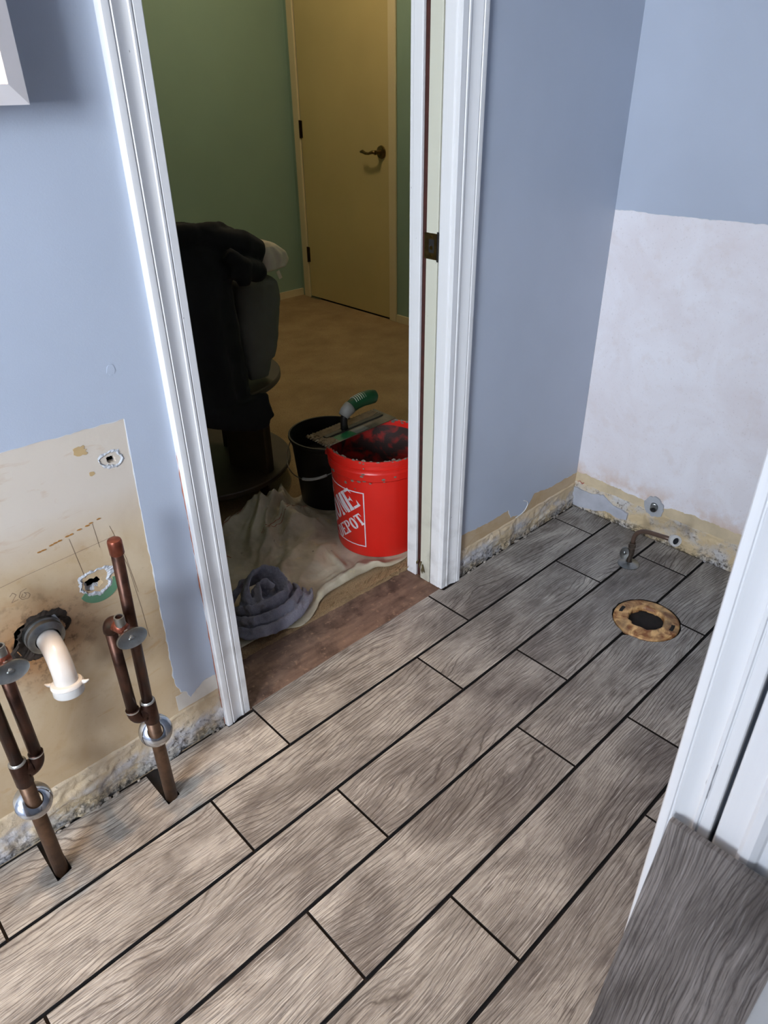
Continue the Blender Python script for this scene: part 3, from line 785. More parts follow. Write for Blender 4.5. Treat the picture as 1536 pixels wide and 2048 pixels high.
# ------------------------------------------------------------------ plumbing of the vanity
def supply(name, label, x, y, side, ztop, zjoin, zelb, tall, esc_z, esc_dir, hx):
    """one supply riser: main pipe up from the notch, side branch with angle stop"""
    t = thing(name, (x, y, 0), label, 'pipe', 'copper supply risers at the bare vanity wall')
    r = .0100; bx = side*.030
    lean = .011 if tall else 0.0
    bm = bmesh.new(); sweep(bm, [(0,0,-.012),(0,0,.14),(0,0,zjoin-.022)], .0125, 18); obj('lower_pipe', bm, mat_simple('grimy_pipe', srgb(92,68,50), .45, .6, var=.4, scale=50), t, True)
    bm = bmesh.new(); lathe(bm, [(.0128,zjoin-.030),(.0142,zjoin-.028),(.0142,zjoin+.020),(.0128,zjoin+.022)], 20)
    sweep(bm, [(0,0,zjoin),(bx*.6,0,zjoin)], .0125, 16); autosmooth(obj('tee_fitting', bm, m_copper, t))
    if tall:
        bm = bmesh.new(); sweep(bm, [(0,0,zjoin+.01),(lean,-.003,ztop)], r, 18); mp_ = obj('riser_pipe', bm, m_copper, t, True)
        bm = bmesh.new(); lathe(bm, [(.0102,-.028),(.0118,-.026),(.0118,-.003),(.0105,0),(.006,.0012),(.0002,.0015)], 22, Matrix.Translation((lean,-.003,ztop+.003)))
        autosmooth(obj('pipe_cap', bm, m_copper_bright, mp_), 50)
    else:
        bm = bmesh.new(); sweep(bm, [(0,0,zjoin+.01),(0.0,-.002,ztop)], r, 18); obj('riser_pipe', bm, m_copper, t, True)
    # elbow below and branch
    zb = zjoin-.002
    pts = arc_pts((bx*.35,0,zb-.004),(bx,0,zb-.006),(bx,0,zb+.024),8)
    bm = bmesh.new(); sweep(bm, pts, .0120, 16); obj('elbow', bm, m_copper, t, True)
    bm = bmesh.new(); lathe(bm, [(.0125,zb+.021),(.0128,zb+.0225),(.0125,zb+.024)], 20, Matrix.Translation((bx,0,0))); lathe(bm, [(.0125,zjoin+.0205),(.0142,zjoin+.022),(.0105,zjoin+.025)], 20); obj('solder_joint', bm, m_solder, t, True)
    bm = bmesh.new(); sweep(bm, [(bx,0,zb+.02),(bx,0,zelb-.018)], r, 18); obj('branch_pipe', bm, m_copper, t, True)
    sx = 1.0 if side < 0 else .15
    pts = arc_pts((bx,0,zelb-.022),(bx,0,zelb+.002),(bx+sx*.012,-.018,zelb),8)
    bm = bmesh.new(); sweep(bm, pts, .0120, 16); obj('elbow', bm, m_copper, t, True)
    # angle stop: body, outlet, stem, oval handle
    b0 = Vector((bx+sx*.006,-.016,zelb)); b1 = Vector((bx+sx*.013,-.034,zelb-.006))
    v = bm = bmesh.new(); sweep(bm, [b0, b0.lerp(b1,.5), b1], [.0125,.0115,.0105], 16); vb_ = obj('valve_body', bm, m_copper_bright, t, True)
    o1 = b0.lerp(b1,.55)
    bm = bmesh.new(); lathe(bm, [(.0085,0),(.0085,.020),(.0062,.020),(.0062,.004)], 20, Matrix.Translation(o1+Vector((0,-.002,.004))), cap1=True); autosmooth(obj('valve_outlet', bm, m_chrome_dull, vb_))
    h0 = b1+Vector((sx*.003,-.012,-.012))
    bm = bmesh.new(); sweep(bm, [b1, h0], .004, 10); obj('valve_stem', bm, m_solder, vb_, True)
    Mh = aim(h0, (.0,-.92,.39)) @ Matrix.Diagonal((1.0,.60,1,1))
    bm = bmesh.new(); lathe(bm, [(.0002,-.004),(.022,-.004),(.0262,-.002),(.0270,.001),(.0255,.004),(.020,.0025),(.006,.0015),(.0045,.0035),(.0002,.004)], 36, Mh)
    for vv in bm.verts: pass
    autosmooth(obj('valve_handle', bm, m_chrome_dull, vb_), 45)
    # loose chrome escutcheon hanging tilted on the pipe
    Me = aim((esc_dir[3], esc_dir[4], esc_z), esc_dir[:3])
    bm = bmesh.new(); lathe(bm, [(.0135,.006),(.0150,.0085),(.0190,.0078),(.0255,.0042),(.0300,.0006),(.0315,-.0016),(.0310,-.0024),(.0250,.002),(.0150,.0065)], 40, Me); autosmooth(obj('escutcheon', bm, m_chrome, t), 50)
    return t
supply('supply_riser', 'tall copper supply riser with closed cap, right of the white drain elbow', .083, -.093, -1, .623, .250, .480, True, .190, (-.25,-.62,.55,0.002,.002), 0)
supply('supply_riser', 'copper supply riser left of the white drain elbow, cut off by the left photo edge', -.146, -.094, 1, .60, .275, .528, False, .200, (.10,-.60,.70,0.001,.0), 0)
# dark notches read as holes: small dark cups sit in the subfloor below
# white drain elbow
dr_ = thing('drain_elbow', (-.029, 0, .447), 'white plastic drain elbow with slip nut coming out of the wall', 'drain')
bm = bmesh.new(); lathe(bm, [(.019,.0),(.030,.001),(.0325,.006),(.0325,.014),(.029,.016),(.0315,.018),(.0315,.026),(.027,.029),(.021,.031),(.020,.024)], 36, aim((0,.006,.002),(0,-1,-.05))); autosmooth(obj('compression_collar', bm, m_chrome_dull, dr_), 50)
pts = [Vector((0,.03,.0)), Vector((0,-.02,.0))] + [Vector((-.006*(i/10), -.034-.052*math.sin(PI/2*.93*i/10), -.002-.052*(1-math.cos(PI/2*.93*i/10)))) for i in range(11)]
pts.append(pts[-1]+(pts[-1]-pts[-2])*2.0)
bm = bmesh.new(); sweep(bm, pts, .0188, 28, caps=False); obj('elbow_pipe', bm, m_pvc, dr_, True)
e = pts[-1]; dd_ = (pts[-1]-pts[-2]).normalized()
Mn = aim(e-dd_*.012, dd_)
bm = bmesh.new(); rr = lathe(bm, [(.0190,-.003),(.0245,-.002),(.0265,.0005),(.0268,.004),(.0252,.0055),(.0252,.018),(.0235,.0205),(.0195,.0205),(.0190,.004)], 40, Mn)
nut = autosmooth(obj('slip_nut', bm, m_pvc, dr_), 40)
for a in (.25, PI+.25):
    bm = bmesh.new(); c_ = math.cos(a); s_ = math.sin(a)
    q = [Mn @ Vector((c_*.0255, s_*.0255, .002)), Mn @ Vector((c_*.031, s_*.031, .0015)), Mn @ Vector((c_*.0365, s_*.0365, -.001))]
    sweep(bm, q, [.0042,.0032,.0012], 10)
    obj('nut_wing', bm, m_pvc, nut, True)

# ------------------------------------------------------------------ toilet flange and water supply in the alcove
fl = thing('toilet_flange', (FL.x, FL.y, 0), 'round rusty floor flange smeared with orange wax around a dark drain hole', 'flange')
def _wax():
    t = NT('orange_wax_rust'); o = t.obj(); n = t.noise(o, 22, 5, .6, 1.2); n2 = t.noise(o, 90, 5); n3 = t.noise(o, 12, 4)
    c = t.mix(t.ramp(n, .38, .58), srgb(132,80,40), srgb(228,184,124)); c = t.mix(t.ramp(n3, .5, .68, 0, .85), c, srgb(92,68,50)); c = t.mix(t.ramp(n2, .66, .74, 0, .5), c, srgb(52,34,22))
    t.bump(t.math('ADD', n, n2), .6, .003); return t.out(c, .5)
m_wax = _wax()
ring = blob(0,0,.0855,.0855,60,.05,2); hole = blob(0,0,.043,.041,40,.16,6)
def slot(a0, a1, ra, rb): return [(ra*math.cos(math.radians(a)), ra*math.sin(math.radians(a))) for a in range(a0, a1, 3)]+[(rb*math.cos(math.radians(a)), rb*math.sin(math.radians(a))) for a in range(a1, a0, -3)]
bm = bmesh.new(); n = 72; prof = [(1.0,-.006,0),(1.0,-.0005,0),(.93,.0022,0),(.80,.0032,.0),(.66,.0052,.3),(.60,.0066,.8),(.545,.0045,1),(.53,-.004,1),(.51,-.05,1)]
rings = []
for f, z, w in prof:
    rg = []
    for i in range(n):
        t = 2*PI*i/n; k_ = 1+.02*mn.noise(Vector((math.cos(t)*2, math.sin(t)*2, 1)))+w*.10*mn.noise(Vector((math.cos(t)*4, math.sin(t)*4, 3+f)))
        zz = z + (.0014*mn.noise(Vector((math.cos(t)*5*f, math.sin(t)*5*f, 8))) if z > 0 else 0)
        rg.append(bm.verts.new((.0852*f*k_*math.cos(t), .0852*f*k_*math.sin(t), zz)))
    rings.append(rg)
for a, b in zip(rings, rings[1:]):
    for i in range(n): bm.faces.new((a[i], a[(i+1)%n], b[(i+1)%n], b[i]))
obj('flange_ring', bm, m_wax, fl, True)
bm = bmesh.new(); lathe(bm, [(.0450,-.0065),(.0435,-.0565),(.001,-.057)], 40); obj('drain_pipe', bm, mat_simple('rusty_shaded_inside', srgb(34,20,14), .95, var=.5, scale=60, bump=.8, bscale=150), fl, True)  # rust brown, darkened further to paint in the shade down the hole
for a in (86, 270):
    link('bolt_slot', poly_mesh('sl', slot(a, a+22, .064, .073), depth=.0022, M=Matrix.Translation((0,0,.0022))), m_dark, fl)
# toilet supply valve
tv = thing('toilet_supply_valve', (1.481, -.319, 0), 'chrome floor valve with brown bent tube and white end cap by the wall', 'valve')
bm = bmesh.new(); lathe(bm, [(.0315,.0006),(.0318,.002),(.027,.005),(.012,.0085),(.009,.010),(.009,.0006)], 36); autosmooth(obj('floor_flange', bm, m_chrome_dull, tv), 40)
m_greybr = mat_simple('tarnished_brass', srgb(104,92,82), .35, .8, var=.3, scale=80)
bm = bmesh.new(); sweep(bm, [(0,0,.004),(0,0,.028),(.001,0,.034),(.001,0,.058),(.001,0,.060),(.001,0,.066)], [.0075,.0075,.0100,.0100,.0078,.0078], 16, rfun=None); body = autosmooth(obj('valve_body', bm, m_greybr, tv), 35)
bm = bmesh.new(); lathe(bm, [(.0105,.060),(.0105,.070),(.0085,.0705),(.0085,.076)], 6, Matrix.Translation((.001,0,0))); obj('compression_nut', bm, m_greybr, tv)
hp = Vector((-.014,.012,.040))
bm = bmesh.new(); sweep(bm, [(0,0,.038), hp], .004, 8); obj('valve_stem', bm, m_greybr, tv)
bm = bmesh.new(); lathe(bm, [(.0002,-.003),(.015,-.003),(.0185,0),(.017,.003),(.006,.0015),(.003,.004),(.0002,.004)], 28, aim(hp, (-.85,-.50,.10)) @ Matrix.Diagonal((.72,1.15,1,1))); autosmooth(obj('valve_handle', bm, m_chrome_dull, body), 40)
path = [Vector((.001,0,.070)), Vector((.001,0,.084))] + arc_pts((.001,0,.088),(.001,-.002,.126),(.001,-.044,.131),8) + [Vector((.001,-.088,.136)), Vector((0,-.116,.1395))]
bm = bmesh.new(); sweep(bm, path, .0066, 14); tube = obj('bent_tube', bm, mat_simple('brown_tube', srgb(98,78,66), .35, .3), tv, True)
d_ = Vector((-.75,-.95,.35)).normalized(); e_ = Vector((0,-.112,.1395))
bm = bmesh.new(); lathe(bm, [(.0068,-.018),(.0135,-.015),(.0160,-.002),(.0163,.005),(.0145,.0075),(.0102,.0075),(.0095,-.006)], 28, aim(e_+Vector((-.002,-.008,.001)), d_)); cap = autosmooth(obj('end_cap', bm, m_pvc, tube), 40)
bm = bmesh.new(); lathe(bm, [(.0097,.001),(.0002,.001)], 20, aim(e_+Vector((-.002,-.008,.001)), d_)); obj('cap_opening', bm, m_rubber, cap)
# old stub in the end wall
ws = thing('wall_pipe_stub', (XR, -.278, .116), 'short threaded metal pipe stub poking out of the end wall', 'pipe')
bm = bmesh.new(); Ms = aim((.014,0,0),(-1,-.35,-.15)) @ Matrix.Diagonal((1.15,1.15,1.1,1)); lathe(bm, [(.0085,0),(.0085,.012),(.0100,.013),(.0100,.024),(.0085,.025),(.0092,.027),(.0085,.029),(.0092,.031),(.0085,.033),(.0092,.035),(.0085,.037),(.0062,.037),(.0060,.010),(.0002,.010)], 22, Ms)
stub = autosmooth(obj('pipe_stub', bm, m_chrome_dull, ws), 40)
bm = bmesh.new(); lathe(bm, [(.0061,.0335),(.0002,.0335)], 20, Ms); obj('pipe_opening', bm, m_rubber, stub)

# ------------------------------------------------------------------ drop cloth, towel
def _canvas():
    t = NT('canvas_drop_cloth'); n = t.noise(t.obj(), 8, 5, .6, .4); n2 = t.noise(t.obj(), 30, 5, .6); f = t.noise(t.obj(), 900, 2)
    c = t.mix(t.ramp(n, .35, .65), srgb(172,160,136), srgb(212,202,178)); c = t.mix(t.ramp(n2, .60, .72, 0, .3), c, srgb(222,200,138))
    c = t.mix(t.ramp(t.noise(t.obj(), 22, 3), .68, .72), c, srgb(120,112,100))
    t.bump(f, .3, .0006); return t.out(c, .9)
m_canvas = _canvas()
CO = [(.36,.17),(.44,.165),(.54,.150),(.60,.124),(.66,.150),(.70,.172),(.80,.183),(.90,.175),(.975,.150),(1.10,.17),(1.30,.22),(1.34,.45),(1.26,.62),(1.10,.70),(1.00,.67),(.90,.69),(.80,.675),(.70,.645),(.58,.62),(.44,.58),(.34,.42)]
def cloth_mesh(co, h, center, base=.0125, nr=90, na=260):
    cx, cy = center; bm = bmesh.new(); rings = []
    # smooth outline by angle
    L = []
    n_ = len(co)
    for i in range(na):
        t = i/na*n_; a = int(t) % n_; f = t-int(t); p0, p1, p2, p3 = co[(a-1)%n_], co[a], co[(a+1)%n_], co[(a+2)%n_]
        L.append(tuple(.5*(2*p1[k]+(p2[k]-p0[k])*f+(2*p0[k]-5*p1[k]+4*p2[k]-p3[k])*f*f+(3*p1[k]-p0[k]-3*p2[k]+p3[k])*f**3) for k in (0,1)))
    for j in range(1, nr+1):
        s = j/nr; rg = []
        for i, (x, y) in enumerate(L):
            px, py = cx+(x-cx)*s, cy+(y-cy)*s
            w = 1+.03*mn.noise(Vector((x*20, y*20, 4)))*s
            px, py = cx+(px-cx)*w, cy+(py-cy)*w
            rg.append(bm.verts.new((px, py, base+h(px, py, s))))
        rings.append(rg)
    c0 = bm.verts.new((cx, cy, base+h(cx, cy, 0)))
    for i in range(na): bm.faces.new((c0, rings[0][i], rings[0][(i+1)%na]))
    for a, b in zip(rings, rings[1:]):
        for i in range(na): bm.faces.new((a[i], b[i], b[(i+1)%na], a[(i+1)%na]))
    return bm
def ridge(v, sharp=1.6):
    k = 1-abs(mn.noise(v))*2.2
    return max(0, k)**sharp
RB = (1.04, .30); BB = (1.09, .595)
def cloth_h(x, y, s):
    wx = x+.05*mn.noise(Vector((x*7, y*7, 1))); wy = y+.05*mn.noise(Vector((x*7, y*7, 9)))
    # folds run mostly from the lower left to the bucket
    a = .55; u = wx*math.cos(a)+wy*math.sin(a); v = -wx*math.sin(a)+wy*math.cos(a)
    n1 = mn.noise(Vector((u*3.0, v*9.0, 2))); n2 = mn.noise(Vector((u*7.0+3, v*15.0, 5))); n3 = mn.noise(Vector((u*14, v*10, 7))); n4 = mn.noise(Vector((u*24, v*34, 11)))
    f = .030*(1-min(1, abs(n1)*2.6))**1.3 + .020*(1-min(1, abs(n2)*2.4))**1.2 + .013*(1-min(1, abs(n3)*2.4)) + .006*(1-min(1, abs(n4)*2.2))
    heap = max(0, 1-((x-.86)/.24)**2-((y-.60)/.20)**2)
    f *= .5+1.1*heap+.5*(1 if s > .9 else 0)*0
    f += .018*heap
    # hem roll on the front edge
    if y < .27 and x > .68: f += .016*max(0, 1-((s-.93)/.09)**2)
    # flat beneath the buckets
    for (bx, by), rr in ((RB, .142), (BB, .115), ((.545,.205), .135)):
        d = math.hypot(x-bx, y-by)
        k_ = min(1, max(0, (d-rr)/.06)); f = f*k_ + .003*(1-k_)
    e = min(1, (1-s)/.03); return .0035+f*(.35+.65*e)
bm = cloth_mesh(CO, cloth_h, (.84,.40))
cloth = autosmooth(obj('drop_cloth', bm, m_canvas), 75); sol = cloth.modifiers.new('s','SOLIDIFY'); sol.thickness = .0012; sol.offset = 1
tag(cloth, 'crumpled beige canvas drop cloth spread under the red bucket', 'cloth')
# red hem stripes
m_red = mat_simple('red_stitching', srgb(150,66,52), .8)
bm = bmesh.new()
for (a, b) in (((.60,.585),(.82,.66)), ((.595,.597),(.81,.672)), ((.62,.50),(.60,.60)), ((.74,.50),(.95,.53)), ((.74,.51),(.95,.54))):
    pts = []
    for i in range(31):
        t = i/30; x = a[0]+(b[0]-a[0])*t; y = a[1]+(b[1]-a[1])*t
        pts.append((x, y, .0125+cloth_h(x, y, .5)+.0016))
    sweep(bm, pts, .0009, 5)
o = obj('hem_stripe', bm, m_red, cloth)

def _terry():
    t = NT('blue_grey_terry'); n = t.noise(t.obj(), 12, 4); f = t.noise(t.obj(), 500, 3, .7)
    c = t.mix(t.ramp(n, .35, .65), srgb(132,132,146), srgb(172,170,182)); c = t.mix(t.ramp(f, .35, .65, .35, 0), c, srgb(84,84,96))
    t.bump(f, .9, .003); return t.out(c, .95)
def remeshed(name, bm, mat, parent, vox, amp=0.0, dsc=.02, sm=4):
    o = obj(name, bm, mat, parent)
    r = o.modifiers.new('r','REMESH'); r.mode = 'VOXEL'; r.voxel_size = vox; r.use_smooth_shade = True
    s = o.modifiers.new('s','SMOOTH'); s.iterations = sm; s.factor = .6
    if amp:
        tx = bpy.data.textures.new(name, 'CLOUDS'); tx.noise_scale = dsc; tx.noise_depth = 3
        d = o.modifiers.new('d','DISPLACE'); d.texture = tx; d.strength = amp; d.mid_level = .5; d.texture_coords = 'LOCAL'
    dg = bpy.context.evaluated_depsgraph_get(); me = bpy.data.meshes.new_from_object(o.evaluated_get(dg))
    o.modifiers.clear(); o.data = me
    for p in me.polygons: p.use_smooth = True
    return o
def ribbon(bm, pts, w, th, n=8):
    """thick soft band: pts = centre points, w = half height vector per point"""
    rings = []
    for i, p in enumerate(pts):
        p = Vector(p); d = (Vector(pts[min(i+1,len(pts)-1)])-Vector(pts[max(i-1,0)])).normalized()
        ww = Vector(w[i]) if isinstance(w[0], (tuple, Vector, list)) else Vector(w)
        nn = d.cross(ww).normalized()*th; rg = []
        for k in range(12):
            t = 2*PI*k/12; rg.append(bm.verts.new(p+ww*math.cos(t)+nn*math.sin(t)))
        rings.append(rg)
    for a, b in zip(rings, rings[1:]):
        for k in range(12): bm.faces.new((a[k], a[(k+1)%12], b[(k+1)%12], b[k]))
    bm.faces.new(rings[0][::-1]); bm.faces.new(rings[-1])
TX, TY = .535, .205
bm = bmesh.new()
# flat lower folds
def ell(c, r, M3=None):
    res = bmesh.ops.create_icosphere(bm, subdivisions=3, radius=1.0, matrix=Matrix.Translation(c) @ (M3 or Matrix.Identity(4)) @ Matrix.Diagonal((r[0], r[1], r[2], 1)))
    return res['verts']
Rz = lambda a: Matrix.Rotation(a, 4, 'Z')
# (image right is about +x -y, image up about +x +y)
ell((0,0,.014),(.120,.078,.016), Rz(.1)); ell((.02,.03,.030),(.080,.055,.024), Rz(.3))
ribbon(bm, [(-.115,.005,.016),(-.08,-.05,.020),(-.02,-.072,.022),(.05,-.062,.020),(.105,-.030,.016),(.125,.01,.012)], (.0,.006,.015), .007)
ribbon(bm, [(-.10,.02,.026),(-.07,-.03,.036),(-.015,-.050,.040),(.05,-.040,.036),(.10,-.005,.028),(.110,.03,.02)], (.0,.006,.018), .007)
ribbon(bm, [(-.085,.04,.034),(-.055,-.008,.052),(-.005,-.026,.060),(.05,-.014,.052),(.085,.020,.040),(.085,.05,.03)], (.0,.004,.020), .007)
ribbon(bm, [(-.055,.000,.045),(-.050,.030,.080),(-.020,.055,.104),(.020,.060,.108),(.050,.040,.094),(.056,.008,.070),(.040,-.018,.050)], (.015,-.004,.020), .006)
ribbon(bm, [(-.035,-.022,.048),(-.030,.005,.076),(-.012,.028,.092),(.010,.030,.088),(.022,.012,.070)], (.012,-.006,.016), .005)
ribbon(bm, [(-.10,.045,.025),(-.07,.07,.050),(-.02,.088,.070),(.03,.085,.068),(.075,.065,.045),(.10,.04,.02)], (.0,-.006,.020), .007)
ribbon(bm, [(.045,-.060,.012),(.09,-.050,.020),(.125,-.025,.018),(.14,.0,.010)], (.006,.004,.010), .006)
tw = remeshed('towel', bm, _terry(), None, .0026, .012, .022, 1)
zmin = min(v.co.z for v in tw.data.vertices)
tw.location = (TX+.012, TY+.0, .0220-zmin); tw.scale = (1.0,1.0,1.0)
tag(tw, 'crumpled blue grey terry towel lying on the doorway floor', 'towel')

# ------------------------------------------------------------------ buckets
m_redp = mat_simple('orange_red_plastic', srgb(204,34,24), .35, var=.05, scale=8)
m_blackp = mat_simple('black_bucket_plastic', (.005,.005,.006), .45)
m_mud = mat_simple('drying_thinset', srgb(112,100,88), .85, var=.3, scale=60, bump=.7, bscale=160)
m_wire = mat_simple('bail_wire', (.35,.35,.35), .35, 1.0)
red = thing('bucket', (RB[0], RB[1], .0225), 'orange red bucket with white boxed lettering, mortar on its rim', 'bucket')
def _rin():
    t = NT('mortar_smeared_red'); n = t.noise(t.obj(), 13, 5, .6, .8)
    return t.out(t.mix(t.ramp(n, .42, .58), srgb(52,34,30), srgb(170,34,26)), .6)
m_redin = _rin()
R0, R1, HB = .130, .146, .330
def rb(z): return R0+(R1-R0)*z/HB
prof = [(.001,.003),(R0-.006,.003),(R0-.001,0),(R0,.006),(rb(.262),.262),(rb(.262)+.003,.264),(rb(.262)+.0062,.268),(rb(.30)+.0062,.290),(rb(.30)+.0042,.294),(rb(.30)+.0042,.298),(rb(.30)+.0075,.300),(rb(.31)+.0075,.303),(rb(.31)+.0040,.305),(rb(.31)+.0040,.315),(rb(.32)+.0070,.317),(rb(.33)+.0070,.327),(rb(.33)+.004,.330),(rb(.33)-.001,.329),(rb(.32)-.002,.31)]
bm = bmesh.new(); lathe(bm, prof, 96); autosmooth(obj('bucket_body', bm, m_redp, red), 28)
bm = bmesh.new(); lathe(bm, [(rb(.32)-.002,.311),(rb(.2)-.003,.2),(rb(.06)-.003,.06)], 64); autosmooth(obj('bucket_inside', bm, m_redin, red))
# mortar left inside, and crust along the rim
bm = bmesh.new(); n, nr = 72, 16; rings = []
for j in range(nr+1):
    rr = .134*(j/nr); rg = []
    for i in range(n):
        t = 2*PI*i/n; x, y = rr*math.cos(t), rr*math.sin(t)
        z = .135+.020*mn.noise(Vector((x*16,y*16,1)))+.010*mn.noise(Vector((x*40,y*40,4)))+.045*(j/nr)**4
        rg.append(bm.verts.new((x,y,z)))
    rings.append(rg)
for a, b in zip(rings, rings[1:]):
    for i in range(n): bm.faces.new((a[i], a[(i+1)%n], b[(i+1)%n], b[i]))
bmesh.ops.remove_doubles(bm, verts=bm.verts, dist=1e-5); obj('mortar', bm, mat_simple('dark_wet_mortar', srgb(58,44,40), .7, var=.4, scale=40, bump=.6, bscale=90), red, True)
bm = bmesh.new()
for i in range(260):
    t = random.uniform(0, 2*PI); s_ = random.uniform(.0015,.005); rr = rb(.33)+.002+random.uniform(-.005,.004); zz = .330-random.random()**2*.010
    if random.random() < .15: rr = rb(.28)+.0068; zz = random.choice((random.uniform(.22,.31), .268)); s_ *= .9
    if zz < .262: rr = rb(zz)+.0002
    bmesh.ops.create_icosphere(bm, subdivisions=1, radius=s_, matrix=Matrix.Translation((rr*math.cos(t), rr*math.sin(t), zz)) @ Matrix.Rotation(t,4,'Z') @ Matrix.Diagonal((.4,1.7,random.uniform(.6,1.4),1)))
o = obj('mortar_crust', bm, m_mud, red); o['kind'] = 'stuff'
# bail ears and wire
for sg in (-1, 1):
    bm = bmesh.new(); a = math.radians(-52+ (0 if sg > 0 else 180)); c_, s_ = math.cos(a), math.sin(a); rr = rb(.28)+.006
    sweep(bm, [(c_*rr, s_*rr, .279), (c_*(rr+.010), s_*(rr+.010), .279)], .008, 14)
    obj('bail_ear', bm, m_redp, red)
a = math.radians(-52); A_ = Vector((math.cos(a), math.sin(a), 0)); B_ = Vector((math.sin(a), -math.cos(a), 0)); rr = rb(.28)+.014
bm = bmesh.new(); pts = [A_*rr*math.cos(t)+(-B_)*rr*1.0*math.sin(t)*.995+Vector((0,0,.279-.11*math.sin(t))) for t in [PI*i/36 for i in range(37)]]
sweep(bm, pts, .0018, 8); obj('bail_handle', bm, m_wire, red, True)

# white boxed lettering, wrapped on the bucket
def stencil(ch):
    """letter as polygons in a 1 x 1 cell with slab serifs and stencil gaps"""
    bx = lambda a,b,c,d: [(a,b),(c,b),(c,d),(a,d)]
    S_, T_ = .30, .12
    if ch == 'H': return [bx(0,0,.42,T_), bx(.06,T_,.36,1-T_), bx(0,1-T_,.42,1), bx(.58,0,1,T_), bx(.64,T_,.94,1-T_), bx(.58,1-T_,1,1), bx(.40,.42,.60,.58)]
    if ch in 'OD':
        def half(s):
            o = [(.5+s*(.04+.46*math.sin(t)), .5-.5*math.cos(t)) for t in [PI*i/14 for i in range(15)]]
            i_ = [(.5+s*(.04+.14*math.sin(t)), .5-.34*math.cos(t)) for t in [PI*i/14 for i in range(14,-1,-1)]]
            return o+i_
        if ch == 'O': return [half(1), half(-1)]
        return [half(1), bx(0,0,.46,T_), bx(.07,T_,.37,1-T_), bx(0,1-T_,.46,1)]
    if ch == 'M': return [bx(0,0,.30,T_), bx(.06,T_,.22,1), bx(.70,0,1.0,1) , [(.22,1),(.42,1),(.62,.05),(.50,.05)], [(.60,.30),(.72,.05),(.72,1),(.66,1),(.55,.62)]]
    if ch == 'E': return [bx(0,0,.40,T_), bx(.06,T_,.36,1-T_), bx(0,1-T_,.40,1), bx(.44,0,.86,T_), [(.86,0),(1,0),(1,.34),(.86,T_)], bx(.44,1-T_,.84,1), [(.84,1),(.97,1),(.97,.70),(.84,1-T_)], [(.40,.45),(.58,.45),(.68,.34),(.68,.66),(.58,.55),(.40,.55)]]
    if ch == 'P': return [bx(0,0,.45,T_), bx(.07,T_,.37,1-T_), bx(0,1-T_,.42,1), [(.46+.0,1),(.7,1),(.92,.90),(1,.74),(.92,.56),(.7,.44),(.42,.44),(.42,.54),(.56,.55),(.66,.62),(.68,.74),(.66,.84),(.56,.90),(.46,.90)]]
    if ch == 'T': return [bx(.28,0,.72,T_), bx(.35,T_,.65,1-T_), bx(0,1-T_,1,1), [(0,1-T_),(.12,1-T_),(.03,.66),(0,.66)], [(1,1-T_),(.88,1-T_),(.97,.66),(1,.66)]]
m_logo = mat_simple('white_print', srgb(214,205,208), .5)
bm = bmesh.new()
def add2d(poly):
    # fan-free: let bmesh make an n-gon, triangulated afterwards
    vs = [bm.verts.new((p[0], p[1], 0)) for p in poly]
    try: bm.faces.new(vs)
    except Exception: pass
t_ = .018
for q in ([(0,0),(1,0),(1,t_),(0,t_)], [(0,1-t_),(1,1-t_),(1,1),(0,1)], [(0,t_),(t_,t_),(t_,1-t_),(0,1-t_)], [(1-t_,t_),(1,t_),(1,1-t_),(1-t_,1-t_)]): add2d(q)
def word(txt, cx, cy, lw, lh, gap, ang, sh=.0):
    n = len(txt); tot = n*lw+(n-1)*gap; ca, sa = math.cos(ang), math.sin(ang)
    for i, ch in enumerate(txt):
        for poly in stencil(ch):
            o = []
            for p in poly:
                x = -tot/2+i*(lw+gap)+p[0]*lw; y = (p[1]-.5)*lh
                o.append((cx+x*ca-y*sa, cy+x*sa+y*ca))
            add2d(o)
AN = math.radians(40)
word('THE', .20, .760, .072, .100, .010, AN); word('HOME', .465, .590, .228, .34, .014, AN); word('DEPOT', .675, .305, .140, .205, .010, AN)
bmesh.ops.triangulate(bm, faces=bm.faces)
for it in range(3):
    long = [e for e in bm.edges if e.calc_length() > .05]
    if long: bmesh.ops.subdivide_edges(bm, edges=long, cuts=1, use_grid_fill=False); bmesh.ops.triangulate(bm, faces=[f for f in bm.faces if len(f.verts) > 3])
camdir = math.atan2(CAM.y-RB[1], CAM.x-RB[0]); Z0, SZ = .035, .190; DA = SZ/.138
for v in bm.verts:
    th = camdir -.31 + (v.co.x-1)*DA; z = Z0+v.co.y*SZ; r_ = rb(z)+.0006
    v.co = Vector((r_*math.cos(th), r_*math.sin(th), z))
obj('printed_lettering', bm, m_logo, red)

blk = thing('bucket', (BB[0], BB[1], .0225), 'black bucket with wire handle behind the red bucket', 'bucket')
prof = [(.001,.002),(.100,.002),(.102,.0),(.1025,.004),(.1215,.215),(.1250,.217),(.1255,.226),(.1295,.228),(.1320,.234),(.1310,.240),(.1255,.240),(.1235,.232),(.1200,.20),(.1010,.01),(.001,.009)]
bm = bmesh.new(); lathe(bm, prof, 72); autosmooth(obj('bucket_body', bm, m_blackp, blk), 30)
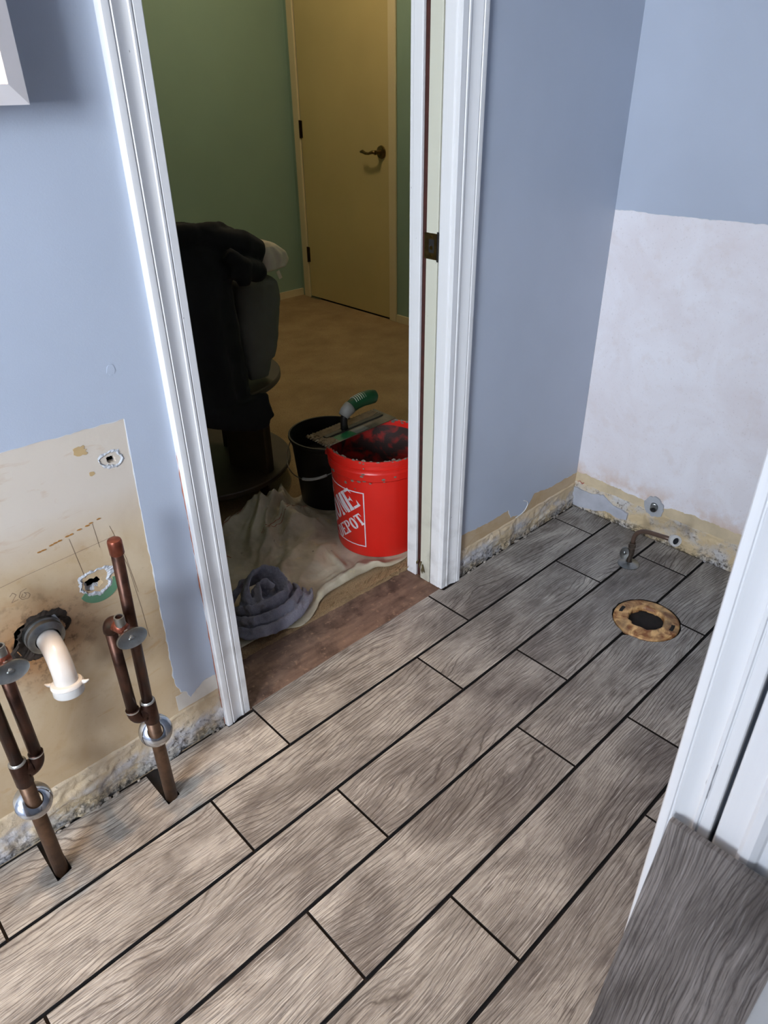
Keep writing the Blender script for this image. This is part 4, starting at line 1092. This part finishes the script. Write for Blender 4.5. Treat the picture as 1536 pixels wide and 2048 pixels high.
# handle hangs toward the camera on the left
a = math.radians(100); A_ = Vector((math.cos(a), math.sin(a), 0)); B_ = Vector((-math.sin(a), math.cos(a), 0))
bm = bmesh.new(); rr = .133
pts = [A_*rr*math.cos(t)+B_*.150*math.sin(t)+Vector((0,0,.222-.088*math.sin(t))) for t in [PI*i/36 for i in range(37)]]
sweep(bm, pts, .0017, 8); bh = obj('bail_handle', bm, m_wire, blk, True)
bm = bmesh.new(); sweep(bm, pts[19:27], .0048, 12); obj('handle_grip', bm, mat_simple('white_grip', (.62,.62,.60), .5), bh, True)
for sg in (-1,1):
    bm = bmesh.new(); sweep(bm, [A_*sg*.1235+Vector((0,0,.222)), A_*sg*.136+Vector((0,0,.222))], .009, 12)
    obj('bail_ear', bm, m_blackp, blk)
bm = bmesh.new(); rings = []
for j in range(9):
    rg = [bm.verts.new((.112*j/8*math.cos(2*PI*i/40), .112*j/8*math.sin(2*PI*i/40), .150+.012*mn.noise(Vector((j*.6, math.cos(2*PI*i/40)*2, math.sin(2*PI*i/40)*2))))) for i in range(40)]; rings.append(rg)
for a, b in zip(rings, rings[1:]):
    for i in range(40): bm.faces.new((a[i], a[(i+1)%40], b[(i+1)%40], b[i]))
bmesh.ops.remove_doubles(bm, verts=bm.verts, dist=1e-5); obj('murky_contents', bm, mat_simple('dark_slurry', srgb(42,36,32), .4, var=.3, bump=.3), blk, True)

# ------------------------------------------------------------------ notched trowel across the rims
tr = thing('trowel', (1.030, .405, .3590), 'green handled notched trowel caked with mortar, lying across the bucket rims', 'trowel')
tr.rotation_euler = (math.radians(0), math.radians(-1.0), math.radians(0))
m_steel = mat_simple('mortar_smeared_steel', srgb(98,92,82), .5, .5, var=.35, scale=25)
L2, W2 = .138, .050
o = [(-L2,-W2),(L2,-W2),(L2,W2)]
x = L2
while x > -L2+.012: o += [(x-.006,W2),(x-.006,W2-.007),(x-.012,W2-.007),(x-.012,W2)]; x -= .012
o += [(-L2,W2)]
y = W2
while y > -W2+.011: o += [(-L2,y-.0055),(-L2+.007,y-.0055),(-L2+.007,y-.011),(-L2,y-.011)]; y -= .011
blade = link('blade', poly_mesh('blade', o, depth=.0012, M=Matrix.Identity(4)), m_steel, tr)
m_dry = mat_simple('dry_mortar', srgb(116,98,74), .9, var=.25, scale=40, bump=.8, bscale=140)
def slabmud(out, z, th, seed):
    bm = bmesh.new(); me = poly_mesh('m', out, depth=th); me.transform(Matrix.Translation((0,0,z))); bm.from_mesh(me); bpy.data.meshes.remove(me)
    bmesh.ops.triangulate(bm, faces=bm.faces); 
    for v in bm.verts: v.co.z += .0012*mn.noise(v.co*120) if v.co.z > z+th*.5 else 0
    return bm
mud_out = ragged([(-.134,.010),(.10,.012),(.125,.020),(.12,.044),(.0,.044),(-.134,.045)], .004, .005, 3, True)
obj('mortar_smear', slabmud(mud_out, .0012, .0022, 1), m_dry, tr)
obj('mortar_smear', slabmud(blob(-.112,-.022,.022,.024,30,.3,2), .0012, .0022, 1), m_dry, tr)
bm = bmesh.new()
for i in range(60):
    x = random.uniform(-.138,-.105); y = random.uniform(-.048,.048); s_ = random.uniform(.0015,.004)
    bmesh.ops.create_icosphere(bm, subdivisions=1, radius=s_, matrix=Matrix.Translation((x,y,.003)))
o = obj('mortar_clump', bm, m_dry, tr); o['kind'] = 'stuff'
m_grn = mat_simple('green_rubber', srgb(16,70,40), .45, var=.1)
link('green_label', poly_mesh('gl', [(-.085,-.046),(-.020,-.046),(-.024,-.014),(-.085,-.014)], depth=.0006, M=Matrix.Translation((0,0,.0012))), mat_simple('green_label_print', srgb(24,104,60), .5), tr)
link('grey_label', poly_mesh('gl', [(-.018,-.044),(.030,-.044),(.030,-.016),(-.020,-.016)], depth=.0005, M=Matrix.Translation((0,0,.0012))), mat_simple('pale_label', srgb(112,112,104), .6), tr)
bm = bmesh.new(); box(bm, (-.105,-.009,.0012), (.122,.007,.0062)); spine = bevel(obj('mounting_bar', bm, m_dark if False else mat_simple('dark_bar', srgb(60,58,52), .5, .4, var=.3), tr), .0015)
bm = bmesh.new(); sweep(bm, [(-.028,0,.005),(-.029,0,.022),(-.027,0,.040),(-.022,0,.052),(-.012,0,.060)], [.012,.0105,.0105,.0115,.012], 14); obj('handle_post', bm, mat_simple('dark_cast_metal', srgb(44,42,40), .4, .6), tr, True)
bm = bmesh.new(); hp_ = [(-.026,0,.050),(-.016,0,.058),(.0,0,.066),(.022,0,.073),(.048,0,.076),(.074,0,.074),(.094,0,.070),(.104,0,.067)]
sweep(bm, hp_, [.015,.0185,.0200,.0210,.0220,.0225,.0205,.010], 22, ell=(.86,1.0)); gr = obj('grip', bm, m_grn, tr, True)
bm = bmesh.new(); sweep(bm, [(-.030,0,.046),(-.020,0,.0555),(-.008,0,.0625),(.000,0,.0668)], [.0165,.0195,.0212,.0212], 22, ell=(.88,1.0)); obj('grip_collar', bm, mat_simple('grey_rubber', srgb(140,138,132), .5), gr, True)
bm = bmesh.new()
for i in range(6):
    x = .012+i*.0075; z = .0700+.0045*math.sin(i/6*PI/2)+.001
    pts = [(x, .0182*math.sin(t), z-.0005+.0212*math.cos(t)+.0008) for t in [(-1.0+.2*k) for k in range(11)]]
    sweep(bm, pts, .0011, 6)
obj('grip_rib', bm, mat_simple('pale_rib', srgb(190,190,175), .5), gr, True)

# ------------------------------------------------------------------ round two-tier table and the clothes on it
TC = (.86, .995); TR = .28
m_wood = mat_simple('dark_brown_wood', srgb(72,56,42), .5, var=.2, scale=12)
m_woodl = mat_simple('light_wood_edge', srgb(150,124,96), .5)
tb = thing('side_table', (TC[0], TC[1], .0120), 'round dark brown two-tier table under the pile of clothes', 'table')
def disc(name, z0, z1, r, mat):
    bm = bmesh.new(); lathe(bm, [(.001,z0),(r-.003,z0),(r,z0+.003),(r,z1-.003),(r-.003,z1),(.001,z1)], 80)
    bmesh.ops.remove_doubles(bm, verts=bm.verts, dist=1e-5); return autosmooth(obj(name, bm, mat, tb), 30)
disc('table_top', .385, .405, TR, m_wood); disc('lower_shelf', .072, .092, TR+.01, m_wood)
for a in (-1.2, -2.75, .35, 1.95):
    bm = bmesh.new(); c_, s_ = math.cos(a), math.sin(a)
    box(bm, (.10,-.009,.092), (.262,.009,.385)); bmesh.ops.rotate(bm, verts=bm.verts, cent=(0,0,0), matrix=Matrix.Rotation(a,3,'Z')); obj('divider', bm, m_wood, tb)
    bm = bmesh.new(); box(bm, (.245,-.020,.092), (.262,.020,.385)); bmesh.ops.rotate(bm, verts=bm.verts, cent=(0,0,0), matrix=Matrix.Rotation(a+.0,3,'Z')); obj('upright', bm, m_wood, tb)
    bm = bmesh.new(); sweep(bm, [(c_*.225,s_*.225,.072),(c_*.232,s_*.232,.0)], [.028,.018], 4); obj('leg', bm, mat_simple('reddish_leg', srgb(84,48,36), .5), tb)
bm = bmesh.new(); box(bm, (-.30,-.262,.372),(-.02,-.250,.405)); obj('table_edge', bm, m_woodl, tb)

def folds_hull(name, levels, mat, amp, freq, seed, parent=None, vox=.007, extra=None, n=72):
    """levels: (z, x0, x1, y0, y1); lofted superellipses with vertical folds"""
    bm = bmesh.new(); rings = []
    for z, x0, x1, y0, y1 in levels:
        cx, cy, a, b = (x0+x1)/2, (y0+y1)/2, (x1-x0)/2, (y1-y0)/2; rg = []
        for i in range(n):
            t = 2*PI*i/n; c_, s_ = math.cos(t), math.sin(t)
            k_ = (abs(c_)**3+abs(s_)**3)**(-1/3)
            f = 1+amp*mn.noise(Vector((c_*freq, s_*freq, z*2.2+seed)))
            rg.append(bm.verts.new((cx+a*k_*c_*f, cy+b*k_*s_*f, z)))
        rings.append(rg)
    for a, b in zip(rings, rings[1:]):
        for i in range(n): bm.faces.new((a[i], a[(i+1)%n], b[(i+1)%n], b[i]))
    bm.faces.new(rings[0][::-1]); bm.faces.new(rings[-1])
    if extra: extra(bm)
    return remeshed(name, bm, mat, parent, vox, .010, .06, 3)
m_navy = mat_simple('black_knit', (.0035,.0035,.005), .95, var=.2, scale=10, bump=.3, bscale=900)
m_greyk = mat_simple('grey_fleece', srgb(98,96,88), .9, var=.08, scale=10, bump=.4, bscale=800)
m_white = mat_simple('off_white_cloth', srgb(214,200,176), .85, var=.06, scale=10, bump=.3, bscale=500)
def ex_black(bm):
    for (pts, r) in (([(.80,.80,.868),(.88,.775,.862),(.945,.765,.845),(.99,.775,.822),(1.005,.80,.79)], [.036,.040,.044,.042,.026]),
                     ([(.86,.72,.800),(.92,.715,.790),(.965,.725,.775),(.985,.745,.762)], [.030,.034,.032,.020]),
                     ([(.56,.78,.885),(.70,.775,.895),(.80,.78,.895),(.90,.80,.885),(.95,.82,.865)], [.02,.026,.026,.028,.02]),
                     ([(.86,.715,.84),(.90,.70,.80),(.90,.70,.75)], [.02,.03,.02]),
                     ([(.900,.664,.43),(.906,.660,.39),(.914,.658,.350)], [.012,.014,.013])):
        sweep(bm, pts, r, 14)
lv = [(.325,.835,.905,.645,.680),(.36,.74,.912,.640,.680),(.400,.66,.914,.640,.682),(.4260,.56,.915,.645,.690),(.4290,.55,.915,.655,1.16),(.52,.54,.922,.675,1.18),(.66,.53,.924,.685,1.2),(.74,.52,.925,.695,1.2),(.80,.52,.955,.71,1.18),(.85,.53,.965,.74,1.12),(.885,.56,.93,.78,1.06)]
bk = folds_hull('clothes', lv, m_navy, .06, 3.5, 1, None, .0060, ex_black)
tag(bk, 'black garment heaped over the pile and hanging past the table edge', 'clothes')
def ex_grey(bm): pass
lv = [(.4285,.938,1.008,.775,.81),(.445,.936,1.012,.772,.82),(.482,.936,1.022,.768,.83),(.490,.940,1.040,.764,.85),(.52,.935,1.060,.765,.89),(.60,.935,1.082,.77,.93),(.67,.945,1.100,.775,.97),(.712,.950,1.100,.78,.99),(.728,.96,1.085,.80,.97)]
gk = folds_hull('sweatshirt', lv, m_greyk, .05, 3, 4, None, .005)
tag(gk, 'grey sweatshirt with its ribbed sleeve hanging beside the black garment', 'clothes')
lv = [(.742,1.045,1.105,.81,.95),(.752,1.042,1.145,.80,.97),(.772,1.042,1.160,.80,.98),(.792,1.042,1.150,.80,.97),(.815,1.045,1.125,.81,.95),(.828,1.055,1.095,.83,.92)]
wh = folds_hull('shirt', lv, m_white, .10, 3, 8, None, .004)
tag(wh, 'off-white folded cloth bulging out from under the black garment', 'clothes')
bm = bmesh.new(); box(bm, (1.068,.778,.712),(1.0835,.7800,.737)); bm.free()
link('care_tag', poly_mesh('ct', [(1.082,.722),(1.094,.726),(1.084,.750),(1.072,.746)], depth=.0008, M=MA @ Matrix.Translation((0,0,-.7850))), m_white, wh)
